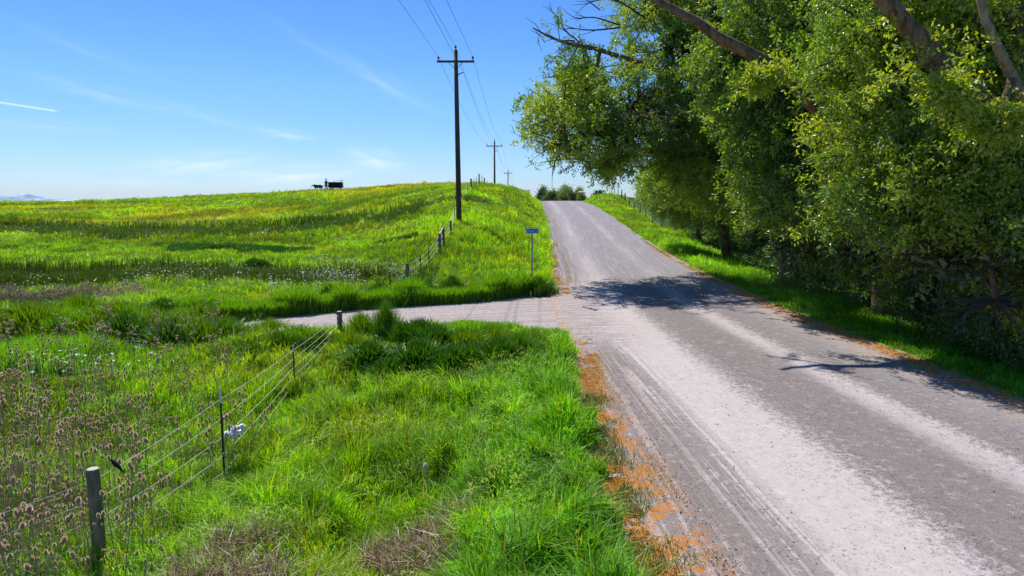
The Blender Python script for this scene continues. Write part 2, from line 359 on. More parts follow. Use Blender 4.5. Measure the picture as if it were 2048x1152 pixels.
# gravel road: worn wheel bands that run with the road (UV x = metres from the middle, y = metres along)
PALE = (.47, .41, .385); GREY = (.205, .176, .163); TAN = (.34, .275, .24); PINK = (.38, .31, .285)
def road_mat(name, main=True):
    m, t, o = newmat(name)
    uv = N(t, 'ShaderNodeUVMap', uv_map='UVMap'); s = N(t, 'ShaderNodeSeparateXYZ'); Lk(t, uv.outputs[0], s.inputs[0])
    g = N(t, 'ShaderNodeNewGeometry'); pos = g.outputs['Position']
    warp = math_(t, 'MULTIPLY', math_(t, 'SUBTRACT', noise(t, scalevec(t, uv.outputs[0], (.9, .16, 1)), 1.0, 5, .6), .5), .5)
    warp2 = math_(t, 'MULTIPLY', math_(t, 'SUBTRACT', noise(t, scalevec(t, uv.outputs[0], (2.5, 1.6, 1)), 1.6, 6, .7), .5), .55)
    k = lambda x: (x+5)/10
    grit = noise(t, pos, 34, 5, .75); grit2 = noise(t, pos, 11, 4, .7); streak = noise(t, scalevec(t, uv.outputs[0], (5.5, .22, 1)), 1.0, 6, .65)
    tt = math_(t, 'ADD', math_(t, 'ADD', s.outputs[0], warp), warp2)
    dith = math_(t, 'MULTIPLY', math_(t, 'SUBTRACT', math_(t, 'ADD', grit, grit2), 1.0), 1.5)
    tt = math_(t, 'ADD', math_(t, 'ADD', tt, dith), .12)
    if main:
        near = ramp(t, math_(t, 'DIVIDE', math_(t, 'ADD', tt, 5), 10), [(0, TAN), (k(-4.3), PINK), (k(-3.7), (.33, .265, .235)), (k(-3.25), (.29, .235, .21)), (k(-3.05), PALE), (k(-1.3), PALE),
              (k(-1.1), (.36, .315, .30)), (k(-.7), GREY), (k(.75), GREY), (k(1.05), (.38, .335, .32)), (k(1.3), (.46, .40, .385)), (k(1.6), (.40, .35, .335)), (k(1.9), GREY), (k(3.1), (.25, .225, .225)), (k(3.6), TAN), (1, TAN)])
        hill = ramp(t, streak, [(0, (.225, .20, .21)), (.5, (.25, .225, .235)), (.62, (.32, .29, .30)), (.8, (.48, .43, .43))])
        trk = ramp(t, math_(t, 'DIVIDE', math_(t, 'ADD', tt, 5), 10), [(0, 0), (k(-2.2), 0), (k(-1.75), 1), (k(-1.3), 0), (k(.9), 0), (k(1.3), .8), (k(1.8), 0), (1, 0)])
        hill = mixc(t, math_(t, 'MULTIPLY', math_(t, 'MULTIPLY', trk, maprange(t, noise(t, scalevec(t, uv.outputs[0], (.6, .09, 1)), 1.0, 3, .5), .38, .6, .1, 1)), .75), hill, PALE)
        c = mixc(t, maprange(t, s.outputs[1], 24, 40, 0, .9), near, hill)
        # finer ruts in the left gravel shoulder
        rut = noise(t, scalevec(t, uv.outputs[0], (7, .12, 1)), 1.0, 4, .6)
        lf = maprange(t, s.outputs[0], -2.4, -3.1, 0, 1)
        c = mixc(t, math_(t, 'MULTIPLY', maprange(t, rut, .44, .50, 0, .8), lf), c, (.19, .16, .145))
        c = mixc(t, math_(t, 'MULTIPLY', maprange(t, rut, .60, .64, 0, .55), lf), c, PALE)
        # pinkish dust dragged out of the side road
        jx = maprange(t, math_(t, 'ADD', s.outputs[0], math_(t, 'MULTIPLY', math_(t, 'SUBTRACT', grit2, .5), 2.5)), -1.4, -2.8, 0, 1); jy = math_(t, 'MULTIPLY', maprange(t, s.outputs[1], 17, 21, 0, 1), maprange(t, s.outputs[1], 29, 34, 1, 0))
        c = mixc(t, math_(t, 'MULTIPLY', math_(t, 'MULTIPLY', jx, jy), .95), c, mixc(t, maprange(t, noise(t, scalevec(t, pos, (.25, 2.2, 1)), 2.0, 6, .7), .38, .62, 0, 1), (.29, .24, .225), (.45, .385, .365)))
    else:
        c = mixc(t, maprange(t, streak, .35, .65, 0, 1), (.29, .24, .225), (.45, .385, .365))
    smooth = 1.0
    if main:
        smooth = math_(t, 'SUBTRACT', 1.0, math_(t, 'MULTIPLY', math_(t, 'MULTIPLY', maprange(t, s.outputs[0], -3.0, -2.6, 0, 1), maprange(t, s.outputs[0], -1.5, -1.0, 1, 0)), .5))
    pn = math_(t, 'MULTIPLY', maprange(t, grit2, .35, .62, 0, 1), smooth)
    c = mixc(t, math_(t, 'MULTIPLY', maprange(t, grit, .5, .60, 0, .62), pn), c, mixc(t, .5, (.12, .10, .10), c, 'MULTIPLY'))
    c = mixc(t, maprange(t, grit, .42, .34, 0, .35), c, (.62, .56, .55))
    mot = noise(t, pos, 5.5, 6, .8)
    c = mixc(t, math_(t, 'MULTIPLY', maprange(t, mot, .52, .66, 0, .42), smooth), c, (.13, .112, .11))
    c = mixc(t, maprange(t, mot, .46, .34, 0, .35), c, (.60, .53, .51))
    # scattered dark stones
    vo = N(t, 'ShaderNodeTexVoronoi'); vo.inputs['Scale'].default_value = 13; Lk(t, pos, vo.inputs['Vector'])
    spk = math_(t, 'MULTIPLY', maprange(t, vo.outputs['Distance'], .2, .3, 1, 0), maprange(t, noise(t, pos, 1.7, 5, .7), .46, .58, 0, .85))
    c = mixc(t, math_(t, 'MULTIPLY', spk, smooth), c, (.10, .085, .08))
    # orange litter caught along both edges
    ed = math_(t, 'ABSOLUTE', s.outputs[0])
    orr = math_(t, 'MULTIPLY', maprange(t, math_(t, 'ADD', ed, math_(t, 'MULTIPLY', math_(t, 'SUBTRACT', grit2, .5), 1.3)), 3.75, 4.25, 0, 1), maprange(t, noise(t, pos, 2.4, 6, .7), .46, .56, 0, .85))
    if main: c = mixc(t, math_(t, 'MULTIPLY', orr, maprange(t, grit, .38, .54, .45, 1)), c, (.46, .165, .008))
    p = N(t, 'ShaderNodeBsdfPrincipled'); p.inputs['Roughness'].default_value = .95; p.inputs['Specular IOR Level'].default_value = .15; Lk(t, c, p.inputs['Base Color'])
    hgt = math_(t, 'ADD', math_(t, 'MULTIPLY', grit, .5), math_(t, 'MULTIPLY', streak, .9))
    b = N(t, 'ShaderNodeBump'); b.inputs['Strength'].default_value = .55; b.inputs['Distance'].default_value = .035; Lk(t, hgt, b.inputs['Height']); Lk(t, b.outputs[0], p.inputs['Normal'])
    Lk(t, p.outputs[0], o.inputs[0]); return m
M_road = road_mat('worn_gravel_road'); M_side = road_mat('pink_gravel', False)

# ------------------------------------------------------------------ ground sheet
def axis(segs):
    out = []
    for a, b, st in segs: out.append(np.arange(a, b, st))
    return np.concatenate(out+[[segs[-1][1]]])
gx = np.concatenate([-np.geomspace(19500, 130, 26), axis([(-120, -40, 2.0), (-40, -16, .8), (-16, 20, .3), (20, 50, 1.2), (50, 120, 4)]), np.geomspace(135, 19500, 26)])
gy = np.concatenate([-np.geomspace(19500, 40, 22), axis([(-35, 4, 2.0), (4, 34, .3), (34, 60, .5), (60, 135, .8), (135, 200, 3)]), np.geomspace(210, 21000, 32)])
GX, GY = np.meshgrid(gx, gy); gz = HZ(GX.ravel(), GY.ravel(), bare=True)
nx, ny = len(gx), len(gy); idx = np.arange(nx*ny).reshape(ny, nx)
q = np.stack([idx[:-1, :-1], idx[:-1, 1:], idx[1:, 1:], idx[1:, :-1]], -1).reshape(-1, 4)
o = mesh_np('ground', np.stack([GX.ravel(), GY.ravel(), gz], 1), q, None, M_soil, smooth=True); tag(o, kind='structure')

# roads
def CEN(y): k = float(sstep(np.array(y), 22, 38)); return (1-k)*(6.5-.032*y)+k*float(XL(y)+XR(y))/2
ys = np.concatenate([np.arange(-40, 135, .5), np.arange(135, 240, 3)]); us = np.linspace(0, 1, 25)
V = []; UV = []
for y in ys:
    a = float(XL(y))-.25; b_ = float(XR(y))+.25; cc = (a+b_)/2
    for u in us:
        x = a+(b_-a)*u; d = x-cc
        V.append((x, y, float(ZR(y))+.012+.05*(1-(d/4.6)**2)*(1-.0)+.012*math.sin(d*9+y*.05)*(1 if y < 60 else 0))); UV.append((x-CEN(y), y))
n = len(us); idx = np.arange(len(ys)*n).reshape(-1, n)
q = np.stack([idx[:-1, :-1], idx[:-1, 1:], idx[1:, 1:], idx[1:, :-1]], -1).reshape(-1, 4)
o = mesh_np('road', V, q, None, M_road, smooth=True, uv=UV); tag(o, kind='structure')
xs = np.concatenate([np.arange(-60, -14, 1.0), np.arange(-14, 2.61, .3)]); V = []; UV = []
for x in xs:
    for u in us:
        h_ = float(SH(x))+.2; y = float(SY(x))+h_*(2*u-1)
        V.append((x, y, float(SZ(x))*(1-float(sstep(np.array(x), 0, 2)))+.004)); UV.append((y-float(SY(x)), x))
idx = np.arange(len(xs)*n).reshape(-1, n); q = np.stack([idx[:-1, :-1], idx[1:, :-1], idx[1:, 1:], idx[:-1, 1:]], -1).reshape(-1, 4)
o = mesh_np('side_road', V, q, None, M_side, smooth=True, uv=UV); tag(o, kind='structure')

# distant snow-streaked mountain
M_mtn, t, o = newmat('hazed_rock_and_snow'); g = N(t, 'ShaderNodeNewGeometry')
n1 = noise(t, scalevec(t, g.outputs['Position'], (.004, .002, .006)), 1, 6, .7)
c = mixc(t, maprange(t, n1, .45, .6, 0, 1), (.12, .20, .33), (.62, .68, .78))  # blue of the distance is put into the rock and snow colours
p = N(t, 'ShaderNodeBsdfPrincipled'); p.inputs['Roughness'].default_value = 1; Lk(t, c, p.inputs['Base Color']); Lk(t, p.outputs[0], o.inputs[0])
DM = 16000.0; mx_ = np.linspace(-16500, -8000, 90); my_ = np.linspace(DM-1500, DM+1500, 24)
MX, MY = np.meshgrid(mx_, my_)
def pk(px, py): q = atD(px, py, DM); return q[0], q[2]
prof = [pk(-400, 398), pk(-200, 388), pk(-80, 391), pk(0, 391), pk(15, 389.5), pk(38, 385), pk(52, 387.5), pk(80, 395), pk(110, 399), pk(150, 398), pk(230, 399.5), pk(330, 401)]
ph = np.interp(MX.ravel(), [a for a, b in prof], [b for a, b in prof])
ridge = 1-np.clip(np.abs(MY.ravel()-DM-200*np.sin(MX.ravel()/700))/1500, 0, 1)
mz = -4+(ph+4)*ridge+(fbm(MX.ravel(), MY.ravel(), 500, 4)-.5)*22*ridge
idx = np.arange(MX.size).reshape(MX.shape); q = np.stack([idx[:-1, :-1], idx[:-1, 1:], idx[1:, 1:], idx[1:, :-1]], -1).reshape(-1, 4)
o = mesh_np('mountain', np.stack([MX.ravel(), MY.ravel(), mz], 1), q, None, M_mtn); tag(o, kind='structure')

# ------------------------------------------------------------------ grass blades
def blades(P, h, wd, az, lean, cols, tipc=None):
    """each blade: 5 vertices, a quad and a triangle, bending over towards az"""
    n = len(P); side = np.stack([-np.sin(az), np.cos(az), np.zeros(n)], 1); fw = np.stack([np.cos(az), np.sin(az), np.zeros(n)], 1)
    rot = rng.uniform(-1.2, 1.2, n); s2 = side*np.cos(rot)[:, None]+fw*np.sin(rot)[:, None]
    up = np.array((0, 0, 1.))
    m_ = P+fw*(lean*h*.32)[:, None]+up*(h*.58)[:, None]
    tp = P+fw*(lean*h)[:, None]+up*(h*(1-.33*lean))[:, None]
    v = np.empty((n, 5, 3)); v[:, 0] = P-s2*(wd/2)[:, None]; v[:, 1] = P+s2*(wd/2)[:, None]
    v[:, 2] = m_+s2*(wd*.42)[:, None]; v[:, 3] = m_-s2*(wd*.42)[:, None]; v[:, 4] = tp
    b0 = np.arange(n)*5; q = np.stack([b0, b0+1, b0+2, b0+3], 1); t = np.stack([b0+3, b0+2, b0+4], 1)
    c = np.repeat(cols[:, None, :], 5, 1).copy(); c[:, 4] = np.minimum(c[:, 4]*1.12, 1)
    return v.reshape(-1, 3), q, t, c.reshape(-1, 3)
GC = {'lush': (.24, .47, .010), 'em': (.15, .41, .014), 'yel': (.42, .49, .012), 'dark': (.06, .19, .008), 'olive': (.22, .28, .012), 'straw': (.34, .34, .09)}
GC = {k: np.array(v) for k, v in GC.items()}
def mixv(a, b, f): return a*(1-f[:, None])+b*f[:, None]
def grass_cols(x, y):
    n = len(x); c = np.repeat(GC['lush'][None], n, 0)
    big = fbm(x, y, 9, 21); med = fbm(x, y, 2.2, 33); sm = vnoise(x, y, .6, 44)
    c = mixv(c, GC['yel'], sstep(med, .5, .8)*.55)
    c = mixv(c, GC['dark'], sstep(big*.5+sm*.5, .58, .82)*.6)
    hill = sstep(y, 55, 80)*sstep(-x, -6, 2); hh = fbm(x*.35, y, 6, 71)
    c = mixv(c, GC['yel']*np.array((1.15, .95, 1)), hill*sstep(hh, .42, .66)*.7)
    c = mixv(c, GC['olive'], sstep(y, 38, 60)*sstep(fbm(x, y, 4, 72), .5, .7)*.6)
    bank = sstep(x, -2.2, .4)*sstep(-y, -20, -18)
    c = mixv(c, GC['em'], bank*.8)
    c = mixv(c, GC['em'], (x > 5)*.6*sstep(-y, -75, -50))
    st = rng.random(n); c = np.where((st < .06)[:, None], GC['straw'], c)
    c *= (rng.uniform(.6, 1.3, n)*(.65+.7*vnoise(x, y, .3, 45))*(.78+.62*fbm(x, y, 1.5+y*.02, 46)))[:, None]; c[:, 0] *= rng.uniform(.75, 1.3, n)  # broad noise factor puts dark patches of shade contrast into the blade colour
    c *= (1-sstep(y, 33, 42)*(1-(.70+.75*sstep(fbm(x*.35, y, 3.2, 47), .25, .72))))[:, None]
    return c
def scatter(n, y0, y1, pw):
    u = rng.random(n); e = 2-pw          # density ~ y^-pw over a wedge
    y = (y0**e+u*(y1**e-y0**e))**(1/e)
    x = (rng.random(n)*2-1)*(y*.80+1.5)
    return x, y
K = 560000
x, y = scatter(int(K*1.9), 6.0, 122, 1.45)
dr = road_d(x, y); ds = side_d(x, y)
edge = .32*(fbm(x, y, .9, 5)-.5)*2+.25*(vnoise(x, y, .25, 6)-.5)
ok = (dr+edge > .0) & (ds+edge > -.1) & (x < XR(y)+4.5+y*.02) & ~((x > 2) & (y < 7.5))
ok &= ~((x > 0) & (x > .79*y))
x, y = x[ok], y[ok]
hn = fbm(x, y, 1.5, 51); hb = fbm(x, y, 5.5, 52)
h = (.10+.34*hn**1.5*1.4+.20*sstep(hb, .4, .7))*rng.uniform(.55, 1.3, len(x))
h *= 1-.3*sstep(y, 60, 100)
bank = sstep(x, -2.5, .6)*sstep(-y, -24, -17)*(x < 4); h *= 1+.35*bank
hill_rough = sstep(y, 34, 50); h *= 1+.5*hill_rough*(fbm(x, y, 2.5, 53) > .56)
dl = np.minimum(road_d(x, y), side_d(x, y)); h *= np.where(x < 5, 1+.3*(1-sstep(dl, .3, 1.5)), 1)
h *= np.where((x > 5), .65+.5*sstep(road_d(x, y), .2, 1.2), 1)
h *= np.where(dl < .25, .6, 1)
h *= .55+.9*vnoise(x, y, .42, 57)**1.3
bankk = sstep(x, -2.2, -.6)*sstep(-y, -24, -17)*(x < 4); h *= .92-.18*bankk
wd = (.0100+.00050*y)*(1+.5*bankk)*rng.uniform(.6, 1.4, len(x))
az = vnoise(x, y, .55, 61)*12+rng.normal(0, .8, len(x)); lean = np.clip(rng.normal(.5, .26, len(x)), .05, 1.2)
P = np.stack([x, y, HZ(x, y)-.02], 1)
v, q, t, c = blades(P, h, wd, az, lean, grass_cols(x, y))
o = mesh_np('grass', v, q, t, M_grass, c); tag(o, kind='stuff')

# taller rank grass along the far side of the side road and along the corner
def band(name, X, Y, hgt, cols, wscale=1.0, leanm=.3, mat=None):
    P = np.stack([X, Y, HZ(X, Y)-.03], 1); n = len(X)
    v, q, t, c = blades(P, hgt, (.010+.0006*Y)*rng.uniform(.7, 1.4, n)*wscale, rng.uniform(0, 6.28, n), np.clip(rng.normal(leanm, .18, n), .02, .95), cols)
    o = mesh_np(name, v, q, t, mat or M_grass, c); tag(o, kind='stuff'); return o
n = 60000
X = rng.uniform(-17, 1.9, n); off = np.abs(rng.normal(.5, .45, n)); Y = SY(X)+SH(X)+off-.05
k_ = (road_d(X, Y) > .15); X, Y, off = X[k_], Y[k_], off[k_]
hh = (.42+.55*fbm(X, Y, 1.3, 81)+.4*(vnoise(X, Y, .8, 82) > .72))*rng.uniform(.6, 1.15, len(X))*(1-.35*np.clip(off-.8, 0, 1))
cc = mixv(np.repeat(GC['lush'][None], len(X), 0), GC['dark']*1.3, np.full(len(X), .55))*rng.uniform(.7, 1.3, (len(X), 1))  # dark mix stands for the shaded near face of this verge
band('rank_grass', X, Y, hh, cc)
n = 66000
X = rng.uniform(-19, 1.7, n); off = np.abs(rng.normal(.7, .6, n)); Y = SY(X)-SH(X)-off+.05
k_ = (road_d(X, Y) > .1); X, Y, off = X[k_], Y[k_], off[k_]
hh = (.16+.42*fbm(X, Y, 1.1, 83)**1.4+.62*sstep(-X, 10.4, 11.6)*(.55+.6*fbm(X, Y, 1.6, 86)))*rng.uniform(.6, 1.15, len(X))
cc = mixv(np.repeat(GC['em'][None], len(X), 0), GC['lush'], rng.random(len(X)))*rng.uniform(.7, 1.3, (len(X), 1))
band('rank_grass', X, Y, hh, cc)
# weedy tall strips in the dips of the hill (their dark colour paints the shade lines in)
n = 34000
X = rng.uniform(-34, -4, n); Y = 35.6+.8*np.sin(X*.25)+.12*(X+15)+rng.normal(0, .8, n)
hh = (.3+.5*fbm(X, Y, 1.2, 84))*rng.uniform(.6, 1.2, n); cc = mixv(np.repeat(GC['dark'][None], n, 0)*.75, GC['olive']*.6, rng.random(n))
band('rank_grass', X, Y, hh, cc, mat=M_weed)
X = rng.uniform(-64, -8, n); Y = 65+5*np.sin(X*.08)+rng.normal(0, 1.6, n)
hh = (.35+.75*fbm(X, Y, 2.5, 85))*rng.uniform(.6, 1.2, n); cc = mixv(np.repeat(GC['dark'][None], n, 0)*.9, GC['olive']*.7, rng.random(n))
band('rank_grass', X, Y, hh, cc, mat=M_weed)
X = rng.uniform(-40, -4, n); Y = 50+3*np.sin(X*.13)+rng.normal(0, 1.0, n); k_ = fbm(X, Y, 3, 87) > .62; X, Y = X[k_], Y[k_]
band('rank_grass', X, Y, .3+.4*fbm(X, Y, 1.5, 88), np.repeat(GC['dark'][None], len(X), 0)*.9, mat=M_weed)

# flat-topped white flowers (uncountable), built as little tilted discs on stalks
def flowers(name, X, Y, hgt, size, col, mat):
    n = len(X); Z = HZ(X, Y); mb_v = []; q = []; 
    a = np.arange(5)/5*2*math.pi; nv = 6
    r = size*rng.uniform(.6, 1.3, n); tl = rng.normal(0, .35, (n, 2))
    ctr = np.stack([X, Y, Z+hgt], 1); V = np.empty((n, 5+3, 3))
    for k in range(5):
        dx = np.cos(a[k])*r; dy = np.sin(a[k])*r; V[:, k] = ctr+np.stack([dx, dy, dx*tl[:, 0]+dy*tl[:, 1]+.15*r*((k % 2)*2-1)], 1)
    V[:, 5] = ctr-np.array((0, 0, .01)); V[:, 6] = np.stack([X-.006, Y, Z], 1); V[:, 7] = np.stack([X+.006, Y, Z], 1)
    b0 = np.arange(n)*8; t = np.concatenate([np.stack([b0, b0+1, b0+2], 1), np.stack([b0, b0+2, b0+3], 1), np.stack([b0, b0+3, b0+4], 1), np.stack([b0+6, b0+7, b0+5], 1)])
    C = np.empty((n, 8, 3)); C[:] = np.array(col); C[:, 6:] = GC['olive']; C[:, :5] *= rng.uniform(.8, 1.1, (n, 1, 1))
    o = mesh_np(name, V.reshape(-1, 3), None, t, mat, C.reshape(-1, 3)); tag(o, kind='stuff')
M_petal = foliage_mat('petals', .4, (1, 1, .95), .02, .6)
def clumpy(n, x0, x1, y0, y1, s, thr, seed):
    x = rng.uniform(x0, x1, n); y = rng.uniform(y0, y1, n); k = fbm(x, y, s, seed) > thr
    return x[k], y[k]
X, Y = clumpy(2600, -24, -5, 31, 38, 1.8, .52, 91); k_ = rng.random(len(X)) < .25+.75*sstep(X, -19, -11); X, Y = X[k_], Y[k_]; flowers('wildflowers', X, Y, rng.uniform(.4, .75, len(X)), .036, (.75, .75, .66), M_petal)
X, Y = clumpy(1300, -50, -6, 55, 70, 3, .55, 92); flowers('wildflowers', X, Y, rng.uniform(.35, .7, len(X)), .05, (.72, .70, .48), M_petal)
X, Y = clumpy(900, -20, -9, 13, 19.5, 1.5, .60, 93); flowers('wildflowers', X, Y, rng.uniform(.45, .7, len(X)), .04, (.8, .82, .76), M_petal)
X, Y = clumpy(500, -70, 0, 72, 108, 5, .5, 94); flowers('wildflowers', X, Y, rng.uniform(.3, .6, len(X)), .07, (.62, .55, .16), M_petal)

# orange litter tufts and small stones along the road edges
n = 240000
Y = 6.3+rng.random(n)**1.5*48; sidek = rng.random(n) < .62
offs = np.where(sidek, rng.normal(.42, .34, n), -(np.abs(rng.normal(.12, .2, n))))
X = np.where(sidek, XL(Y)+offs, XR(Y)+offs)
k_ = (fbm(X, Y, .8, 101, 4)*.6+fbm(X, Y, .22, 102, 3)*.4 > np.where(X < 6, .475, .42)) & ~((side_d(X, Y) < .3) & (Y < 29.5)) & ~((X > 5) & (X > .8*Y))
X, Y = X[k_], Y[k_]; n = len(X)
P = np.stack([X, Y, ZR(Y)+.01], 1); cc = mixv(np.repeat(np.array((.78, .33, .02))[None], n, 0), np.array((.70, .42, .06)), rng.random(n))*rng.uniform(.6, 1.2, (n, 1))
v, q, t, c = blades(P, rng.uniform(.01, .04, n), np.full(n, .008)+.0009*Y, rng.uniform(0, 6.28, n), rng.uniform(.3, .95, n), cc)
o = mesh_np('orange_litter', v, q, t, M_dry, c); tag(o, kind='stuff')
def stones(name, X, Y, Z, r, col):
    n = len(X); base = np.array([(1, 0, 0), (-.5, .87, 0), (-.5, -.87, 0), (.1, .05, .75), (0, 0, -.3)])
    V = np.empty((n, 5, 3)); a = rng.uniform(0, 6.28, n); ca, sa = np.cos(a), np.sin(a)
    for k in range(5):
        b_ = base[k]*rng.uniform(.7, 1.25, (n, 3)); V[:, k, 0] = X+(b_[:, 0]*ca-b_[:, 1]*sa)*r; V[:, k, 1] = Y+(b_[:, 0]*sa+b_[:, 1]*ca)*r; V[:, k, 2] = Z+b_[:, 2]*r
    b0 = np.arange(n)*5; t = np.concatenate([np.stack([b0+i, b0+j, b0+3], 1) for i, j in ((0, 1), (1, 2), (2, 0))])
    C = np.repeat(col[:, None, :], 5, 1)
    o = mesh_np(name, V.reshape(-1, 3), None, t, M_dry, C.reshape(-1, 3)); tag(o, kind='stuff')
n = 9000; Y = 6.2+rng.random(n)**1.5*16; X = np.where(rng.random(n) < .6, XL(Y)+np.abs(rng.normal(.5, .6, n)), rng.uniform(2, 10.5, n))
k_ = X < .8*Y; X, Y = X[k_], Y[k_]; n = len(X)
cc = np.repeat(rng.choice([.12, .3, .45, .6], n)[:, None], 3, 1)*np.array((1, .92, .9))
dd = (X-(XL(Y)+XR(Y))/2); stones('gravel', X, Y, ZR(Y)+.014+.05*(1-(dd/4.6)**2), np.minimum(rng.exponential(.0045, n)+.0035, .022), cc)

n = 5200; Y = 6.3+rng.random(n)*7.5; X = XL(Y)+rng.normal(.22, .2, n); k_ = fbm(X, Y, .8, 141) > .47; X, Y = X[k_], Y[k_]; n = len(X)
P = np.stack([X, Y, ZR(Y)], 1); cc = mixv(np.repeat(np.array((.20, .22, .06))[None], n, 0), np.array((.10, .17, .02)), rng.random(n))*rng.uniform(.7, 1.3, (n, 1))
v, q, t, c = blades(P, rng.uniform(.05, .22, n), rng.uniform(.006, .014, n), rng.uniform(0, 6.28, n), rng.uniform(.2, 1.1, n), cc)
o = mesh_np('roadside_weeds', v, q, t, M_weed, c); tag(o, kind='stuff')
# ------------------------------------------------------------------ grass and weed clumps that stand out one by one
def clump_mesh(name, nb, rad, hgt, cols, broad=1.0):
    r = np.abs(rng.normal(0, rad*.5, nb)); a = rng.uniform(0, 6.28, nb); X = r*np.cos(a); Y = r*np.sin(a)
    h = hgt*rng.uniform(.45, 1.1, nb)*(1-.25*np.clip(r/rad, 0, 1.2)); P = np.stack([X, Y, np.full(nb, -.05)], 1)
    c = np.array(cols)*rng.uniform(.65, 1.35, (nb, 1)); c[:, 0] *= rng.uniform(.8, 1.4, nb)
    v, q, t, c = blades(P, h, rng.uniform(.012, .026, nb)*broad, a+rng.normal(0, .6, nb), np.clip(.15+.5*r/rad+rng.normal(0, .15, nb), .03, .95), c)
    o = mesh_np(name, v, q, t, M_weed, c); me = o.data; bpy.data.objects.remove(o); return me
CM = [clump_mesh('grass_clump', 1500, .62, .75, GC['em']*.55), clump_mesh('grass_clump', 1500, .7, .62, GC['lush']*.65, 1.1), clump_mesh('grass_clump', 1500, .6, .68, GC['dark']*.9, 2.6), clump_mesh('grass_clump', 1300, .8, .55, GC['lush']*.6, 2.2)]
def clump(px, py, mi, s, sz, label, group=None, D=None):
    p = on_terrain(px, py)
    o = bpy.data.objects.new('grass_clump', CM[mi]); link(o); o.location = (p[0], p[1], hz1(p[0], p[1])); o.scale = (s*1.05, s*1.05, sz*(1.5 if px < 440 else .95 if px < 660 else 1.4)); o.rotation_euler = (0, 0, random.uniform(0, 6))
    tag(o, label, 'grass clump', group)
clump(772, 676, 0, .72, 1.35, 'tallest dark green grass tuft standing up against the pale side road')
clump(800, 690, 0, .6, .9, 'lower grass tuft just right of the tallest tuft by the side road')
GL1 = 'rounded dark green weed clump on the near edge of the gravel side road'
for px, py, mi, s, sz in [(838, 690, 2, 1.2, .95), (875, 705, 2, 1.1, 1.0), (840, 735, 2, 1.2, .9), (905, 745, 2, 1.2, .9), (950, 735, 2, 1.1, .85), (740, 730, 2, 1.1, .8), (700, 700, 1, 1.1, .8),
                          (930, 700, 3, 1.1, 1.0), (985, 695, 1, 1.2, 1.0), (1000, 725, 2, 1.0, .8), (1068, 705, 1, 1.1, .9), (780, 760, 2, 1.0, .7), (1040, 715, 0, .9, .8), (880, 770, 2, 1.0, .7)]:
    clump(px, py, mi, s, sz, GL1, 'weed clumps beside the side road')
GL2 = 'bushy green grass clump in the left thicket between teasels and side road'
for px, py, mi, s, sz in [(80, 665, 1, 1.5, 1.2), (130, 690, 2, 1.3, 1.1), (20, 680, 1, 1.3, 1.0), (200, 668, 3, 1.4, 1.2), (255, 685, 2, 1.2, 1.1), (310, 672, 1, 1.4, 1.2), (350, 695, 2, 1.2, 1.0), (400, 690, 1, 1.2, 1.15), (450, 680, 0, 1.4, 1.25),
                          (500, 700, 1, 1.3, 1.0), (540, 672, 1, 1.2, 1.15), (505, 720, 2, 1.2, .8), (560, 700, 2, 1.2, .9), (600, 680, 1, 1.2, .9), (640, 690, 2, 1.0, .7), (60, 640, 3, 1.5, 1.0), (160, 630, 1, 1.5, 1.1), (240, 640, 3, 1.4, 1.0), (330, 640, 2, 1.3, .9), (400, 648, 1, 1.4, 1.0), (440, 640, 0, 1.3, 1.0), (-40, 650, 1, 1.5, 1.2)]:
    clump(px, py, mi, s, sz, GL2, 'bushy clumps left of the side road')
clump(508, 530, 2, .75, .65, 'small dark round tuft alone in the middle of the sloping field')
clump(524, 530, 2, .55, .5, 'low dark tuft touching the round tuft in the middle of the field')
clump(722, 668, 1, .7, 1.0, 'feathery grass tuft beside the far wooden post of the near fence')
for px, py in [(845, 590), (905, 588), (1010, 590), (1075, 588), (760, 600), (660, 612)]:
    clump(px, py, 2, random.uniform(.8, 1.1), random.uniform(.9, 1.2), 'dark bushy clump on the far verge of the gravel side road', 'clumps on the far verge of the side road')

# pale drooping seed heads riding on the bank's crest
n = 26000; X = rng.uniform(-4.5, 1.2, n); Y = rng.uniform(7, 19, n); k_ = (fbm(X, Y, 1.2, 121) > .53) & (road_d(X, Y) > .5); X, Y = X[k_], Y[k_]; k_ = rng.random(len(X)) < .5; X, Y = X[k_], Y[k_]; n = len(X)
P = np.stack([X, Y, HZ(X, Y)+rng.uniform(.22, .42, n)], 1); cc = mixv(np.repeat(np.array((.42, .58, .16))[None], n, 0), np.array((.30, .50, .05)), rng.random(n))
v, q, t, c = blades(P, rng.uniform(.05, .12, n), rng.uniform(.010, .018, n), vnoise(X, Y, .7, 61)*9+rng.normal(0, .5, n), rng.uniform(.9, 1.9, n), cc)
o = mesh_np('grass_seed_heads', v, q, t, M_grass, c); tag(o, kind='stuff')
# dead reeds and dry stalks at the bottom edge
n = 13000; X, Y = clumpy(n, -4.2, -.6, 6.3, 9.3, .8, .5, 111); n = len(X)
cc = mixv(np.repeat(np.array((.42, .27, .16))[None], n, 0), np.array((.20, .12, .085)), rng.random(n)); cc = np.where((rng.random(n) < .12)[:, None], np.array((.6, .52, .42)), cc)
P = np.stack([X, Y, HZ(X, Y)-.02], 1); v, q, t, c = blades(P, rng.uniform(.2, .68, n), rng.uniform(.006, .018, n), rng.uniform(0, 6.28, n), np.clip(rng.normal(.45, .3, n), 0, 1.3), cc)
o = mesh_np('dead_reeds', v, q, t, M_dry, c); tag(o, kind='stuff')
n = 46000; X, Y = clumpy(n, -15, -4.0, 6.3, 17, 1.3, .46, 112); n = len(X)
k_ = rng.random(n) < .6*sstep(-X, 4.5, 8)*(1-sstep(Y, 9, 15))+.06; X, Y = X[k_], Y[k_]; n = len(X)
cc = mixv(np.repeat(np.array((.38, .30, .20))[None], n, 0), np.array((.22, .16, .12)), rng.random(n))
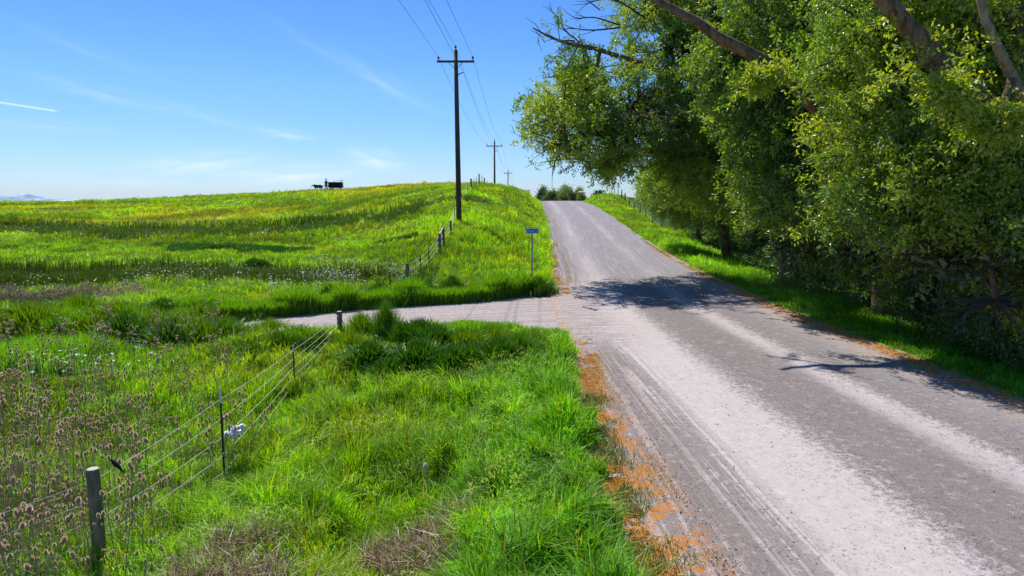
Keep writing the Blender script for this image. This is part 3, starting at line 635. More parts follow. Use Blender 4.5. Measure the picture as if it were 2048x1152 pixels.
P = np.stack([X, Y, HZ(X, Y)-.02], 1); v, q, t, c = blades(P, rng.uniform(.3, .8, n), rng.uniform(.006, .014, n), rng.uniform(0, 6.28, n), np.clip(rng.normal(.3, .25, n), 0, 1.2), cc)
o = mesh_np('dry_stalks', v, q, t, M_dry, c); tag(o, kind='stuff')

# dry brush mounds beyond the side road
for i, (px, py, rx, lab) in enumerate([(245, 604, 1.0, 'largest pale brown mound of dry brush at the edge of the field'), (170, 600, .85, 'middle mound of grey dry brush in the dip of the field'), (105, 606, .9, 'dark tangled dry brush mound left of the other two mounds'), (15, 606, .9, 'dry brush mound at the left end of the field dip')]):
    p = on_terrain(px, py); n = 1500; a = rng.uniform(0, 6.28, n); r = np.sqrt(rng.random(n)); X = p[0]+r*np.cos(a)*rx*1.5; Y = p[1]+r*np.sin(a)*rx*.7
    hh = (1-r**2)*.95*rx+.1; cc = np.array((.46, .34, .22) if i in (0,) else (.34, .27, .18))*rng.uniform(.5, 1.3, (n, 1))
    Z = HZ(X, Y); P = np.stack([X, Y, Z+hh*rng.uniform(0, .8, n)], 1)
    v, q, t, c = blades(P-p, rng.uniform(.1, .35, n), rng.uniform(.012, .03, n), rng.uniform(0, 6.28, n), rng.uniform(.6, 1.6, n), cc)
    o = mesh_np('dry_brush', v, q, t, M_dry, c); o.location = p; tag(o, lab, 'dry brush')

# ------------------------------------------------------------------ teasels
def teasel_heads():
    mb = MB(); n = 150
    bm_v = []; u = rng.random(n)*2-1; th = rng.uniform(0, 6.28, n); rr = np.sqrt(1-u*u)
    mb2 = MB(); path = [(0, 0, z) for z in (-.035, -.025, -.01, .01, .025, .036)]
    mb2.tube(path, [.006, .014, .019, .018, .012, .003], 8); mb2.c = [np.repeat(np.array((.34, .22, .13))[None], mb2.n, 0)]
    d = np.stack([rr*np.cos(th), rr*np.sin(th), u], 1); P = d*np.array((.018, .018, .035)); tip = P*1.0+d*np.array((.014, .014, .008))+np.array((0, 0, .006))
    s = np.cross(d, (0, 0, 1.)); s /= np.linalg.norm(s, axis=1, keepdims=True)+1e-6; V = np.stack([P-s*.0022, P+s*.0022, tip], 1).reshape(-1, 3)
    mb2.add(V, None, np.arange(n*3).reshape(-1, 3), (.88, .70, .46))
    for k in range(7):
        a = k/7*6.28; dx, dy = math.cos(a), math.sin(a)
        mb2.add([(dx*.01-dy*.002, dy*.01+dx*.002, -.03), (dx*.01+dy*.002, dy*.01-dx*.002, -.03), (dx*.05, dy*.05, .01+.02*random.random())], None, [(0, 1, 2)], (.5, .38, .26))
    return mb2.build('seed_head', M_dry, smooth=False)
th0 = teasel_heads(); head_me = th0.data; bpy.data.objects.remove(th0)
variants = []
for k in range(7):
    mb = MB(); hgt = random.uniform(.95, 1.45); heads = []
    bend = np.array((random.uniform(-.12, .12), random.uniform(-.12, .12)))
    st = lambda f: np.array((bend[0]*f*f, bend[1]*f*f, hgt*f))
    mb.tube([st(0), st(.35), st(.7), st(1)], [.007, .006, .005, .003], 5); heads.append((st(1), 1.15))
    for j in range(random.randint(3, 6)):
        f = random.uniform(.45, .85); a = random.uniform(0, 6.28); L_ = random.uniform(.2, .42); p0 = st(f); dv = np.array((math.cos(a), math.sin(a), 0))
        p1 = p0+dv*L_*.4+np.array((0, 0, L_*.45)); p2 = p0+dv*L_*.62+np.array((0, 0, L_*1.05)); mb.tube([p0, p1, p2], [.004, .003, .002], 4); heads.append((p2, random.uniform(.7, 1.05)))
        if random.random() < .5:
            q2 = p1+dv*.07+np.array((random.uniform(-.07, .07), random.uniform(-.07, .07), .16)); mb.tube([p1, q2], [.0025, .002], 4); heads.append((q2, .75))
    mb.c = [np.repeat(np.array((.40, .30, .19))[None], mb.n, 0)]
    o = mb.build('stem', M_dry); me = o.data; bpy.data.objects.remove(o); variants.append((me, heads))
TL = 'dead brown teasel with spiky seed heads left of the near wire fence'
cnt = 0; tries = 0
pts = []
while cnt < 285 and tries < 40000:
    tries += 1
    if random.random() < .62: px = random.gauss(90, 150); py = random.gauss(1080, 160)
    else: px = random.uniform(0, 470); py = random.uniform(730, 960)
    if not (-120 < px < 520 and 735 < py < 1420): continue
    p = atZ(px, py, -.85)
    if p[0] > -5.5+random.uniform(0, .9) and random.random() < .93: continue
    if float(fbm(np.array([p[0]]), np.array([p[1]]), 1.6, 131)[0]) < .47 and random.random() < .8: continue
    if any((a-p[0])**2+(b_-p[1])**2 < .05 for a, b_ in pts): continue
    pts.append((p[0], p[1])); cnt += 1
    me, heads = random.choice(variants)
    r = empty('teasel', (p[0], p[1], hz1(p[0], p[1])-.03), random.uniform(0, 6.28)); s = random.uniform(.55, 1.3); r.rotation_euler.x = random.gauss(0, .12); r.rotation_euler.y = random.gauss(0, .12); r.scale = (s, s, s)
    tag(r, TL, 'teasel', 'dead teasels left of the fence')
    o = bpy.data.objects.new('stem', me); link(o, r)
    for hp, hs_ in heads:
        o = bpy.data.objects.new('seed_head', head_me); link(o, r); o.location = tuple(hp); hs2 = hs_*.9; o.scale = (hs2, hs2, hs2); o.rotation_euler = (random.uniform(-.3, .3), random.uniform(-.3, .3), random.uniform(0, 6))

# lone cattail by the hollow
p = on_terrain(855, 1010); r = empty('cattail', tuple(p)); tag(r, 'lone dead cattail with fluffy pale head above the green bank', 'cattail')
mb = MB(); mb.tube([(0, 0, -.1), (0, 0, .35), (-.02, 0, .62)], [.008, .007, .006], 6); mb.build('stem', M_rail, r)
mb = MB(); mb.tube([(-.02, 0, .55), (-.022, 0, .6), (-.025, .0, .68), (-.02, 0, .74)], [.012, .04, .045, .014], 9, jitter=.12); mb.build('seed_head', simple_mat('cattail_fluff', (.75, .58, .40), 1, 40, .4, .8), r, True)
p = on_terrain(780, 1149); mb = MB(); 
me_ = bmesh.new(); bmesh.ops.create_icosphere(me_, subdivisions=3, radius=.16)
for v_ in me_.verts: v_.co = Vector((v_.co.x*1.6, v_.co.y*.9, v_.co.z*.45))*(1+.25*(random.random()-.5))
mm = bpy.data.meshes.new('pale_stone'); me_.to_mesh(mm); mm.materials.append(M_stone); o = bpy.data.objects.new('pale_stone', mm); link(o); o.location = (p[0], p[1], p[2]+.05)
tag(o, 'rough whitish stone in the grass at the bottom edge of the photo', 'stone')

# ------------------------------------------------------------------ fences
def wood_post(parent, x, y, h, r=.07, name='wooden_post', top=True):
    z = hz1(x, y); o_ = np.array(parent.location); mb = MB(); lx, ly = random.uniform(-.02, .02), random.uniform(-.02, .02)
    mb.tube([(x, y, z-.3), (x+lx*.5, y+ly*.5, z+h*.5), (x+lx, y+ly, z+h-.02), (x+lx, y+ly, z+h)], [r*1.03, r, r*.97, r*.9], 12, jitter=.025)
    po = mb.build(name, M_post, parent, off=o_)
    if top:
        mb = MB(); mb.tube([(x+lx, y+ly, z+h+.001), (x+lx, y+ly, z+h+.008)], [r*.88, r*.8], 12); mb.build('post_top', M_posttop, po, off=o_)
    return z+h
def t_post(parent, x, y, h, name='steel_post', white=True, wdt=.035):
    z = hz1(x, y); o_ = np.array(parent.location); mb = MB(); hb = h*.84 if white else h
    mb.box((x, y, z+hb/2-.1), (wdt, .006, hb+.2)); mb.box((x, y+.018, z+hb/2-.1), (.006, .03, hb+.2))
    for k in range(int(h/.06)): mb.box((x, y-.006, z+.1+k*.055), (.012, .006, .02)) if z+.1+k*.055 < z+hb-.02 else None
    po = mb.build(name, M_steel, parent, off=o_)
    if white:
        mb = MB(); mb.box((x, y, z+hb+h*.08), (wdt, .006, h*.16)); mb.box((x, y+.018, z+hb+h*.08), (.006, .03, h*.16)); mb.build('post_cap', M_white if white else M_steel, po, off=o_)
def wire(parent, P0s, r=.004, name='wire', sag=.04, mat=None):
    pts = []
    for a, b_ in zip(P0s[:-1], P0s[1:]):
        a, b_ = np.array(a), np.array(b_)
        for f in np.linspace(0, 1, 9)[:-1]: pts.append(a+(b_-a)*f-np.array((0, 0, sag*4*f*(1-f))))
    pts.append(np.array(P0s[-1])); mb = MB(); mb.tube(pts, r, 5, caps=False); return mb.build(name, mat or M_wire, parent, off=np.array(parent.location) if parent else None)

fl = []     # near fence: pixels of post foot -> world
for px, py in ((200, 1112), (448, 932), (590, 792)): q_ = atZ(px, py, -.82); fl.append((q_[0], q_[1]))
q_ = atD(680, 668, 20.9); fl.append((q_[0], q_[1]))
fr = empty('wire_fence', (fl[0][0], fl[0][1], hz1(*fl[0]))); tag(fr, 'near barbed wire fence of wooden and steel posts beside the teasels', 'fence')
tops = []
hts = []
for (x, y), tpy in zip(fl, (937, 775, 690, 623)):
    px = 1024+F*x/y
    d = ray(0, tpy); zt = CZ+d[2]/d[1]*y; hts.append(zt-hz1(x, y))
wood_post(fr, fl[0][0], fl[0][1], hts[0], .085); t_post(fr, fl[1][0], fl[1][1], hts[1]); t_post(fr, fl[2][0], fl[2][1], hts[2]); wood_post(fr, fl[3][0], fl[3][1], hts[3], .085)
t_post(fr, -8.2, 4.6, 1.35)
zf = lambda i, f: hz1(*fl[i])+hts[i]*f
for f in (.88, .68, .48, .29, .12):
    P_ = [(-8.2, 4.6, hz1(-8.2, 4.6)+1.35*f)]+[(fl[i][0], fl[i][1], zf(i, f)) for i in range(4)]
    w_ = wire(fr, P_, .0055)
# barbs share each wire's run
# white plastic bag caught in the fence
bp = np.array((fl[1][0]+(fl[2][0]-fl[1][0])*.12, fl[1][1]+(fl[2][1]-fl[1][1])*.12, 0)); bp[2] = hz1(fl[1][0], fl[1][1])+hts[1]*.46
bm = bmesh.new(); bmesh.ops.create_icosphere(bm, subdivisions=4, radius=.1)
from mathutils import noise as mnoise
for v_ in bm.verts:
    c_ = v_.co.copy(); k = 1+.55*mnoise.noise(c_*16)+.25*mnoise.noise(c_*40)
    v_.co = Vector((c_.x*1.9*k, c_.y*1.5*k, c_.z*1.0*k+c_.x*.7))
mm = bpy.data.meshes.new('plastic_bag'); bm.to_mesh(mm); mm.materials.append(simple_mat('white_plastic', (.8, .81, .83), .35, 12, .06, .2))
o = bpy.data.objects.new('plastic_bag', mm); link(o); o.location = tuple(bp+np.array((.06, -.03, -.02))); tag(o, 'crumpled white plastic bag snagged on the fence wire by a steel post', 'bag')
# black bird perched on the top wire
def skin_body(name, pts, edges, rad, mat, parent=None, sub=2, loc=(0, 0, 0)):
    me = bpy.data.meshes.new(name); bm = bmesh.new(); ly = bm.verts.layers.skin.verify(); vs_ = [bm.verts.new(p) for p in pts]
    for a, b_ in edges: bm.edges.new((vs_[a], vs_[b_]))
    for i, v_ in enumerate(vs_):
        r_ = rad[i]; v_[ly].radius = (r_, r_) if not isinstance(r_, tuple) else r_; v_[ly].use_root = (i == 0)
    bm.to_mesh(me); me.materials.append(mat); o = bpy.data.objects.new(name, me); link(o, parent); o.location = loc
    sk = o.modifiers.new('skin', 'SKIN'); sk.use_smooth_shade = True; sb = o.modifiers.new('sub', 'SUBSURF'); sb.levels = sb.render_levels = sub
    return o
f_ = .13; bx_ = fl[0][0]+(fl[1][0]-fl[0][0])*f_; by_ = fl[0][1]+(fl[1][1]-fl[0][1])*f_
bz_ = zf(0, .88)*(1-f_)+zf(1, .88)*f_-.02
bb = skin_body('bird', [(0, 0, .05), (.035, 0, .015), (.075, 0, -.03), (.13, 0, -.09), (-.03, 0, .085), (-.05, 0, .105), (-.072, 0, .105), (0, .01, .01), (0, .01, -.01)],
               [(0, 1), (1, 2), (2, 3), (0, 4), (4, 5), (5, 6), (1, 7), (7, 8)], [.034, .032, .018, .012, .024, .019, .004, .004, .004], M_black, None, 2, (bx_+.0, by_, bz_+.02))
tag(bb, 'small black bird perched on the top fence wire among the teasels', 'bird')

# hill fence
hp = [(780, 577, .95, 'T', 33.0), (815, 568, None, 'W', 35.0), (841, 542, 1.0, 'T', 37.5), (858, 526, 1.0, 'T', 39.5), (879, 502, None, 'W', 42.0), (887, 489, None, 'W', 43.6), (901, 466, 1.0, 'W', 46.0), (909, 436, 1.05, 'T', 54.0),
      (928, 390, 1.05, 'T', 65.0), (935, 381, 1.1, 'T', 69.0), (942, 376, 1.25, 'W', 72.5)]
hf = empty('wire_fence', (-5.5, 33, hz1(-5.5, 33))); tag(hf, 'wire fence climbing the hill with a pale top rail between two posts', 'fence')
P_ = []; hmap = []
for px, py, h_, k_, D in hp:
    x = ray(px, py)[0]/ray(px, py)[1]*D; zz = hz1(x, D)
    h_ = h_ or 1.2; P_.append((x, D, zz, h_))
    if k_ == 'W': wood_post(hf, x, D, h_, .095 if h_ > 1.1 else .075, top=False)
    else: t_post(hf, x, D, h_, white=False, wdt=.06)
for k in range(7):      # along the skyline
    D = 76.5+k*4.6; x = ray(948+k*5.2, 360)[0]/ray(948+k*5.2, 360)[1]*D; zz = hz1(x, D); P_.append((x, D, zz, 1.2))
    if k in (2, 4, 6): wood_post(hf, x, D, 1.25, .08, top=False)
    else: t_post(hf, x, D, 1.2, white=False, wdt=.05)
for f in (.9, .6, .32): wire(hf, [(x, y, z+h_*f) for x, y, z, h_ in P_], .008, sag=.03)
a, b_ = P_[4], P_[5]; mb = MB(); mb.tube([(a[0], a[1], a[2]+1.12), (b_[0], b_[1], b_[2]+1.14)], .055, 8); mb.build('top_rail', M_rail, hf, off=np.array(hf.location))

# fence right of the road on the far bank
rf = empty('wire_fence', (18, 110, 3)); tag(rf, 'wire fence on the grassy bank right of the road crest', 'fence'); P_ = []
for i, (px, D, h_) in enumerate([(1222, 119, 1.2), (1229, 116, 1.35), (1236, 113, 1.3), (1243, 110, 1.25), (1250.5, 107, 1.25), (1259, 103, 1.4), (1269, 99, 1.1), (1281, 94, 1.0), (1292, 89, 1.1), (1306, 83, 1.1), (1325, 76, 1.1)]):
    x = ray(px, 400)[0]/ray(px, 400)[1]*D; zz = hz1(x, D); P_.append((x, D, zz, h_))
    wood_post(rf, x, D, h_, .09 if i in (5, 4, 3) else .06, top=False)
for f in (.85, .5): wire(rf, [(x, y, z+h_*f) for x, y, z, h_ in P_], .007, sag=.02)

# ------------------------------------------------------------------ street sign
p = on_terrain(1064, 575); D = p[1]; z0 = hz1(p[0], D); d = ray(0, 461); zt = CZ+d[2]/d[1]*D
r = empty('street_sign', (p[0], D, z0)); tag(r, 'blue street name sign on a white square post at the road corner', 'sign'); H_ = zt-z0
mb = MB(); mb.box((0, 0, (H_-.1)/2-.15), (.085, .085, H_+.2)); mb.build('post', simple_mat('weathered_white_post', (.5, .48, .5), .7, 10, .25, .2), r)
M_blue = simple_mat('blue_sign_face', (.015, .18, .85), .5, 10, .1, 0)
mb = MB(); mb.box((0, -.05, H_-.02), (.60, .012, .22)); sg = mb.build('sign_blade', M_blue, r)
mb = MB()
for s_ in (-1, 1):
    mb.box((s_*.297, -.058, H_-.02), (.008, .006, .215)); mb.box((0, -.058, H_-.02+s_*.105), (.588, .006, .008))
mb.build('sign_border', M_white, r)
fc = bpy.data.curves.new('sign_lettering', 'FONT'); fc.body = 'Brastad  Ct'; fc.size = .13; fc.align_x = 'CENTER'; fc.align_y = 'CENTER'; fc.extrude = .002; fc.space_character = .95
fo = bpy.data.objects.new('sign_lettering', fc); fc.materials.append(M_white)
dg = bpy.context.evaluated_depsgraph_get(); link(fo); dg.update(); tm = bpy.data.meshes.new_from_object(fo.evaluated_get(dg)); bpy.data.objects.remove(fo)
to = bpy.data.objects.new('sign_lettering', tm); link(to, r); to.location = (0, -.059, H_-.02); to.rotation_euler = (math.pi/2, 0, 0)
if not tm.materials: tm.materials.append(M_white)

# ------------------------------------------------------------------ power poles and lines
def power_pole(px, D, ytop, arm, label, rr=.17, lean=0, basez=None):
    x = ray(px, 300)[0]/ray(px, 300)[1]*D; z0 = hz1(x, D); d = ray(0, ytop); zt = CZ+d[2]/d[1]*D; H_ = zt-z0
    r = empty('utility_pole', (x, D, z0)); tag(r, label, 'utility pole', 'poles of the power line')
    mb = MB(); mb.tube([(0, 0, -.5), (-lean*.3, 0, H_*.3), (-lean*.7, 0, H_*.7), (-lean, 0, H_)], [rr, rr*.93, rr*.78, rr*.66], 14, jitter=.01); mb.build('pole', M_pole, r, True)
    ah = H_-.85; lx = -lean
    mb = MB(); mb.box((lx, -.13-.02, ah), (arm, .11, .14)); mb.build('crossarm', M_pole, r)
    for s_ in (-1, 1):
        mb = MB(); mb.tube([(lx+s_*arm*.19, -.16, ah-.06), (lx+s_*.06, -.14, ah-.55)], .02, 6); mb.build('brace', M_steel, r)
    att = []
    for s_, zz in ((-1, ah+.07), (0, H_), (1, ah+.07)):
        q0 = (lx+s_*arm*.46, -.12 if s_ else 0, zz); mb = MB(); mb.tube([np.array(q0)+np.array((0, 0, a)) for a in (0, .12, .13, .17, .2, .25, .3, .33)], [.025, .025, .075, .09, .06, .085, .06, .02], 10)
        mb.build('insulator', simple_mat('dark_glaze', (.03, .03, .05), .3, 9, .1, 0) if 'dark_glaze' not in bpy.data.materials else bpy.data.materials['dark_glaze'], r, True)
        att.append((x+q0[0], D+q0[1], z0+zz+.27))
    mb = MB(); mb.tube([(lx+.1, -.1, ah-1.0), (lx+.35, -.1, ah-.82), (lx+.58, -.1, ah-.78)], [.045, .04, .03], 7); mb.build('bracket', M_pole, r)
    att.append((x+lx+.58, D-.1, z0+ah-.78)); return att
A1 = power_pole(917, 52, 100, 2.75, 'tallest and nearest dark wooden utility pole with crossarm beside the hill fence', .21, .14)
A2 = power_pole(989, 117, 282, 2.7, 'middle dark wooden utility pole rising behind the hill crest', .17)
A3 = power_pole(1016, 205, 340.5, 2.5, 'farthest and smallest utility pole left of the road crest', .17)
A4 = [(a[0]+2.5, a[1]+90, a[2]-3) for a in A3]
ends = []
for (px, py), a in zip(((798, 0), (858, 0), (893, 0), (850, 0)), A1):
    # the span to the unseen pole behind the viewer
    q_ = atZ(px, py, a[2]+.15); ends.append(tuple(np.array(a)+(q_-np.array(a))*6.0))
labs = ['power line wire on the left insulators of the crossarms', 'power line wire over the pole tops', 'power line wire on the right insulators of the crossarms', 'lowest power line wire held by the side brackets']
for i in range(4):
    mb_pts = []
    for (a, b_, sg_) in ((ends[i], A1[i], .0), (A1[i], A2[i], 1.0), (A2[i], A3[i], 1.4), (A3[i], A4[i], 1.2)):
        a, b_ = np.array(a), np.array(b_)
        for f in np.linspace(0, 1, 17)[:-1]: mb_pts.append(a+(b_-a)*f-np.array((0, 0, sg_*4*f*(1-f))))
    mb = MB(); mb.tube(mb_pts, .011, 5, caps=False); o = mb.build('power_line', M_pline); tag(o, labs[i], 'power line')

# ------------------------------------------------------------------ wagon, horses, driver on the skyline
WD = 114.5; sxp = lambda px: ray(px, 375)[0]/ray(px, 375)[1]*WD
wx = sxp(671.5); wz = hz1(wx, WD)+.12
r = empty('wagon', (wx, WD, wz)); tag(r, 'dark boxy farm wagon on the hill skyline behind the driver', 'wagon')
mb = MB(); mb.box((0, 0, .40), (2.15, 1.3, .06)); 
for k in range(4): mb.box((0, -.64, .50+k*.2), (2.15, .05, .19)); mb.box((0, .64, .50+k*.2), (2.15, .05, .19))
for s_ in (-1, 1): mb.box((s_*1.05, 0, .80), (.05, 1.25, .78))
for s_ in (-1, 0, 1): mb.box((s_*.98, -.685, .80), (.09, .04, .84))
mb.box((0, 0, .32), (2.0, 1.1, .12)); mb.build('box', M_wagon, r)
for s_ in (-1, 1):
    for yy in (-.78, .78):
        mb = MB(); th = np.linspace(0, 2*math.pi, 21); mb.tube([(s_*.72+.4*math.cos(a), yy, .4+.4*math.sin(a)) for a in th], .035, 6, caps=False)
        for a in th[:-1:2]: mb.tube([(s_*.72, yy, .4), (s_*.72+.4*math.cos(a), yy, .4+.4*math.sin(a))], .015, 4)
        mb.tube([(s_*.72, yy-.06, .4), (s_*.72, yy+.06, .4)], .07, 8); mb.build('wheel', M_wagon, r)
mb = MB(); mb.tube([(1.03, -.6, 1.1), (1.03, -.6, 1.6)], .03, 6); mb.tube([(1.03, .6, 1.1), (1.03, .6, 1.6)], .03, 6); mb.tube([(-.9, .6, 1.1), (-.2, .6, 1.45), (1.03, .6, 1.45)], .022, 6); mb.tube([(1.03, -.6, 1.45), (1.03, .6, 1.45)], .022, 6); mb.build('rail', M_wagon, r)
mb = MB(); mb.tube([(-1.0, 0, .6), (-2.2, 0, .62), (-3.3, 0, .7)], .05, 6); mb.build('tongue', M_wagon, r)
# driver
dx_ = sxp(655.5); dzg = hz1(dx_, WD-.9)-.12
body = skin_body('person', [(0, 0, .98), (0, 0, 1.15), (0, 0, 1.34), (0, 0, 1.46), (0, 0, 1.53), (0, 0, 1.63), (0, 0, 1.72),
    (-.17, 0, 1.41), (-.24, .0, 1.14), (-.22, -.05, .90), (.17, 0, 1.41), (.25, 0, 1.15), (.20, -.12, .95),
    (-.09, 0, .92), (-.15, -.02, .5), (-.24, -.04, .1), (-.27, -.16, .05), (.09, 0, .92), (.10, 0, .5), (.10, 0, .1), (.10, -.14, .05)],
    [(0, 1), (1, 2), (2, 3), (3, 4), (4, 5), (5, 6), (3, 7), (7, 8), (8, 9), (3, 10), (10, 11), (11, 12), (0, 13), (13, 14), (14, 15), (15, 16), (0, 17), (17, 18), (18, 19), (19, 20)],
    [(.16, .11), (.15, .10), (.19, .12), (.12, .08), .055, .095, .085, .065, .048, .035, .065, .048, .035, .10, .068, .045, .04, .10, .068, .045, .04], M_black, None, 2, (dx_, WD-.9, dzg+.15))
tag(body, 'standing person in dark clothes and wide-brimmed hat beside the wagon', 'person')
mb = MB(); mb.tube([(0, 0, a) for a in (1.74, 1.755, 1.76, 1.84, 1.88)], [.26, .25, .12, .11, .08], 16); mb.build('hat', M_black, body)
mb = MB(); mb.tube([(-.09, 0, .93), (-.15, -.02, .5), (-.24, -.04, .12)], [.112, .086, .068], 10); mb.tube([(.09, 0, .93), (.10, 0, .5), (.10, 0, .12)], [.112, .086, .068], 10); mb.build('trousers', M_jeans, body, True)
# horses, heads low, seen from the side
for i, (px, dd, lab) in enumerate([(626, 1.6, 'front dark horse harnessed to the wagon on the hill skyline'), (633, 0, 'rear dark horse harnessed next to the wagon on the hill skyline')]):
    x = sxp(px); D = WD+1.5+dd*.6; z = hz1(x, D)
    zt = CZ+ray(0, 373)[2]/ray(0, 373)[1]*D; s_ = .70
    pts_ = [(.1, 0, 1.3), (.55, 0, 1.36), (-.35, 0, 1.34), (-.62, 0, 1.42), (-.88, 0, 1.55), (-1.08, 0, 1.62), (-1.28, 0, 1.42), (-1.4, 0, 1.26),
            (-.5, .17, 1.05), (-.5, .17, .6), (-.48, .17, .12), (-.52, .17, .03), (-.5, -.17, 1.05), (-.42, -.17, .6), (-.48, -.17, .12), (-.52, -.17, .03),
            (.62, .18, 1.0), (.72, .18, .58), (.66, .18, .12), (.62, .18, .03), (.62, -.18, 1.0), (.78, -.18, .58), (.7, -.18, .12), (.66, -.18, .03), (.82, 0, 1.3), (.95, 0, .95), (.93, 0, .6)]
    ed = [(0, 1), (0, 2), (2, 3), (3, 4), (4, 5), (5, 6), (6, 7), (2, 8), (8, 9), (9, 10), (10, 11), (2, 12), (12, 13), (13, 14), (14, 15), (1, 16), (16, 17), (17, 18), (18, 19), (1, 20), (20, 21), (21, 22), (22, 23), (1, 24), (24, 25), (25, 26)]
    rd = [.32, .30, .31, .24, .17, .14, .11, .075, .12, .07, .05, .06, .12, .07, .05, .06, .15, .08, .055, .06, .15, .08, .055, .06, .08, .05, .03]
    ho = skin_body('horse', [tuple(a*s_ for a in p_) for p_ in pts_], ed, [a*s_ for a in rd], M_horse, None, 2, (x, D, z))
    tag(ho, lab, 'horse', 'horses of the wagon')

# ------------------------------------------------------------------ trees
def leaves(ctrs, per, spread, ll, lw, cols, droop=.8):
    """clusters of folded leaves round each centre"""
    n = len(ctrs)*per; C = np.repeat(ctrs, per, 0); cc = np.repeat(cols, per, 0)
    # a cluster is strung along a short hanging spray
    ax = rng.normal(0, 1, (len(ctrs), 3)); ax[:, 2] = ax[:, 2]*.4-droop; ax /= np.linalg.norm(ax, axis=1, keepdims=True); ax = np.repeat(ax, per, 0)
    t_ = rng.uniform(-1, 1, n)*spread*2.5
    P = C+ax*t_[:, None]+rng.normal(0, spread*.33, (n, 3))
    d = ax*.5+rng.normal(0, .75, (n, 3)); d[:, 2] -= .25; d /= np.linalg.norm(d, axis=1, keepdims=True)
    s = np.cross(d, rng.normal(0, 1, (n, 3))); s /= np.linalg.norm(s, axis=1, keepdims=True)+1e-9
    L_ = ll*rng.uniform(.6, 1.3, n)[:, None]; W_ = lw*rng.uniform(.7, 1.3, n)[:, None]; nr = np.cross(d, s)
    V = np.stack([P, P+d*L_*.45+s*W_/2+nr*W_*.18, P+d*L_, P+d*L_*.45-s*W_/2+nr*W_*.18], 1).reshape(-1, 3)
    q = np.arange(n*4).reshape(-1, 4); c = cc*rng.uniform(.7, 1.35, (n, 1)); c[:, 0] *= rng.uniform(.8, 1.3, n)
    return V, q, np.repeat(c, 4, 0)
def noise3(P, s, seed):
    return (vnoise(P[:, 0]+P[:, 2]*.7, P[:, 1]-P[:, 2]*.4, s, seed)+vnoise(P[:, 0]*.8-P[:, 2], P[:, 1]+P[:, 2]*.6, s, seed+3))/2
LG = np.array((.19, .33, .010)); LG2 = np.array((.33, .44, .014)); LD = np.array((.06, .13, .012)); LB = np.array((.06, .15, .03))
def curve(pts, n=14):
    pts = np.array(pts, float); m = len(pts)
    if m < 3: return np.array([pts[0]+(pts[-1]-pts[0])*f for f in np.linspace(0, 1, n)])
    out = []; P = np.vstack([2*pts[0]-pts[1], pts, 2*pts[-1]-pts[-2]])
    for i in range(1, m):
        for f in np.linspace(0, 1, 5)[:-1]:
            a, b_, c_, d_ = P[i-1], P[i], P[i+1], P[i+2]; out.append(.5*((2*b_)+(-a+c_)*f+(2*a-5*b_+4*c_-d_)*f*f+(-a+3*b_-3*c_+d_)*f**3))
    out.append(pts[-1]); return np.array(out)
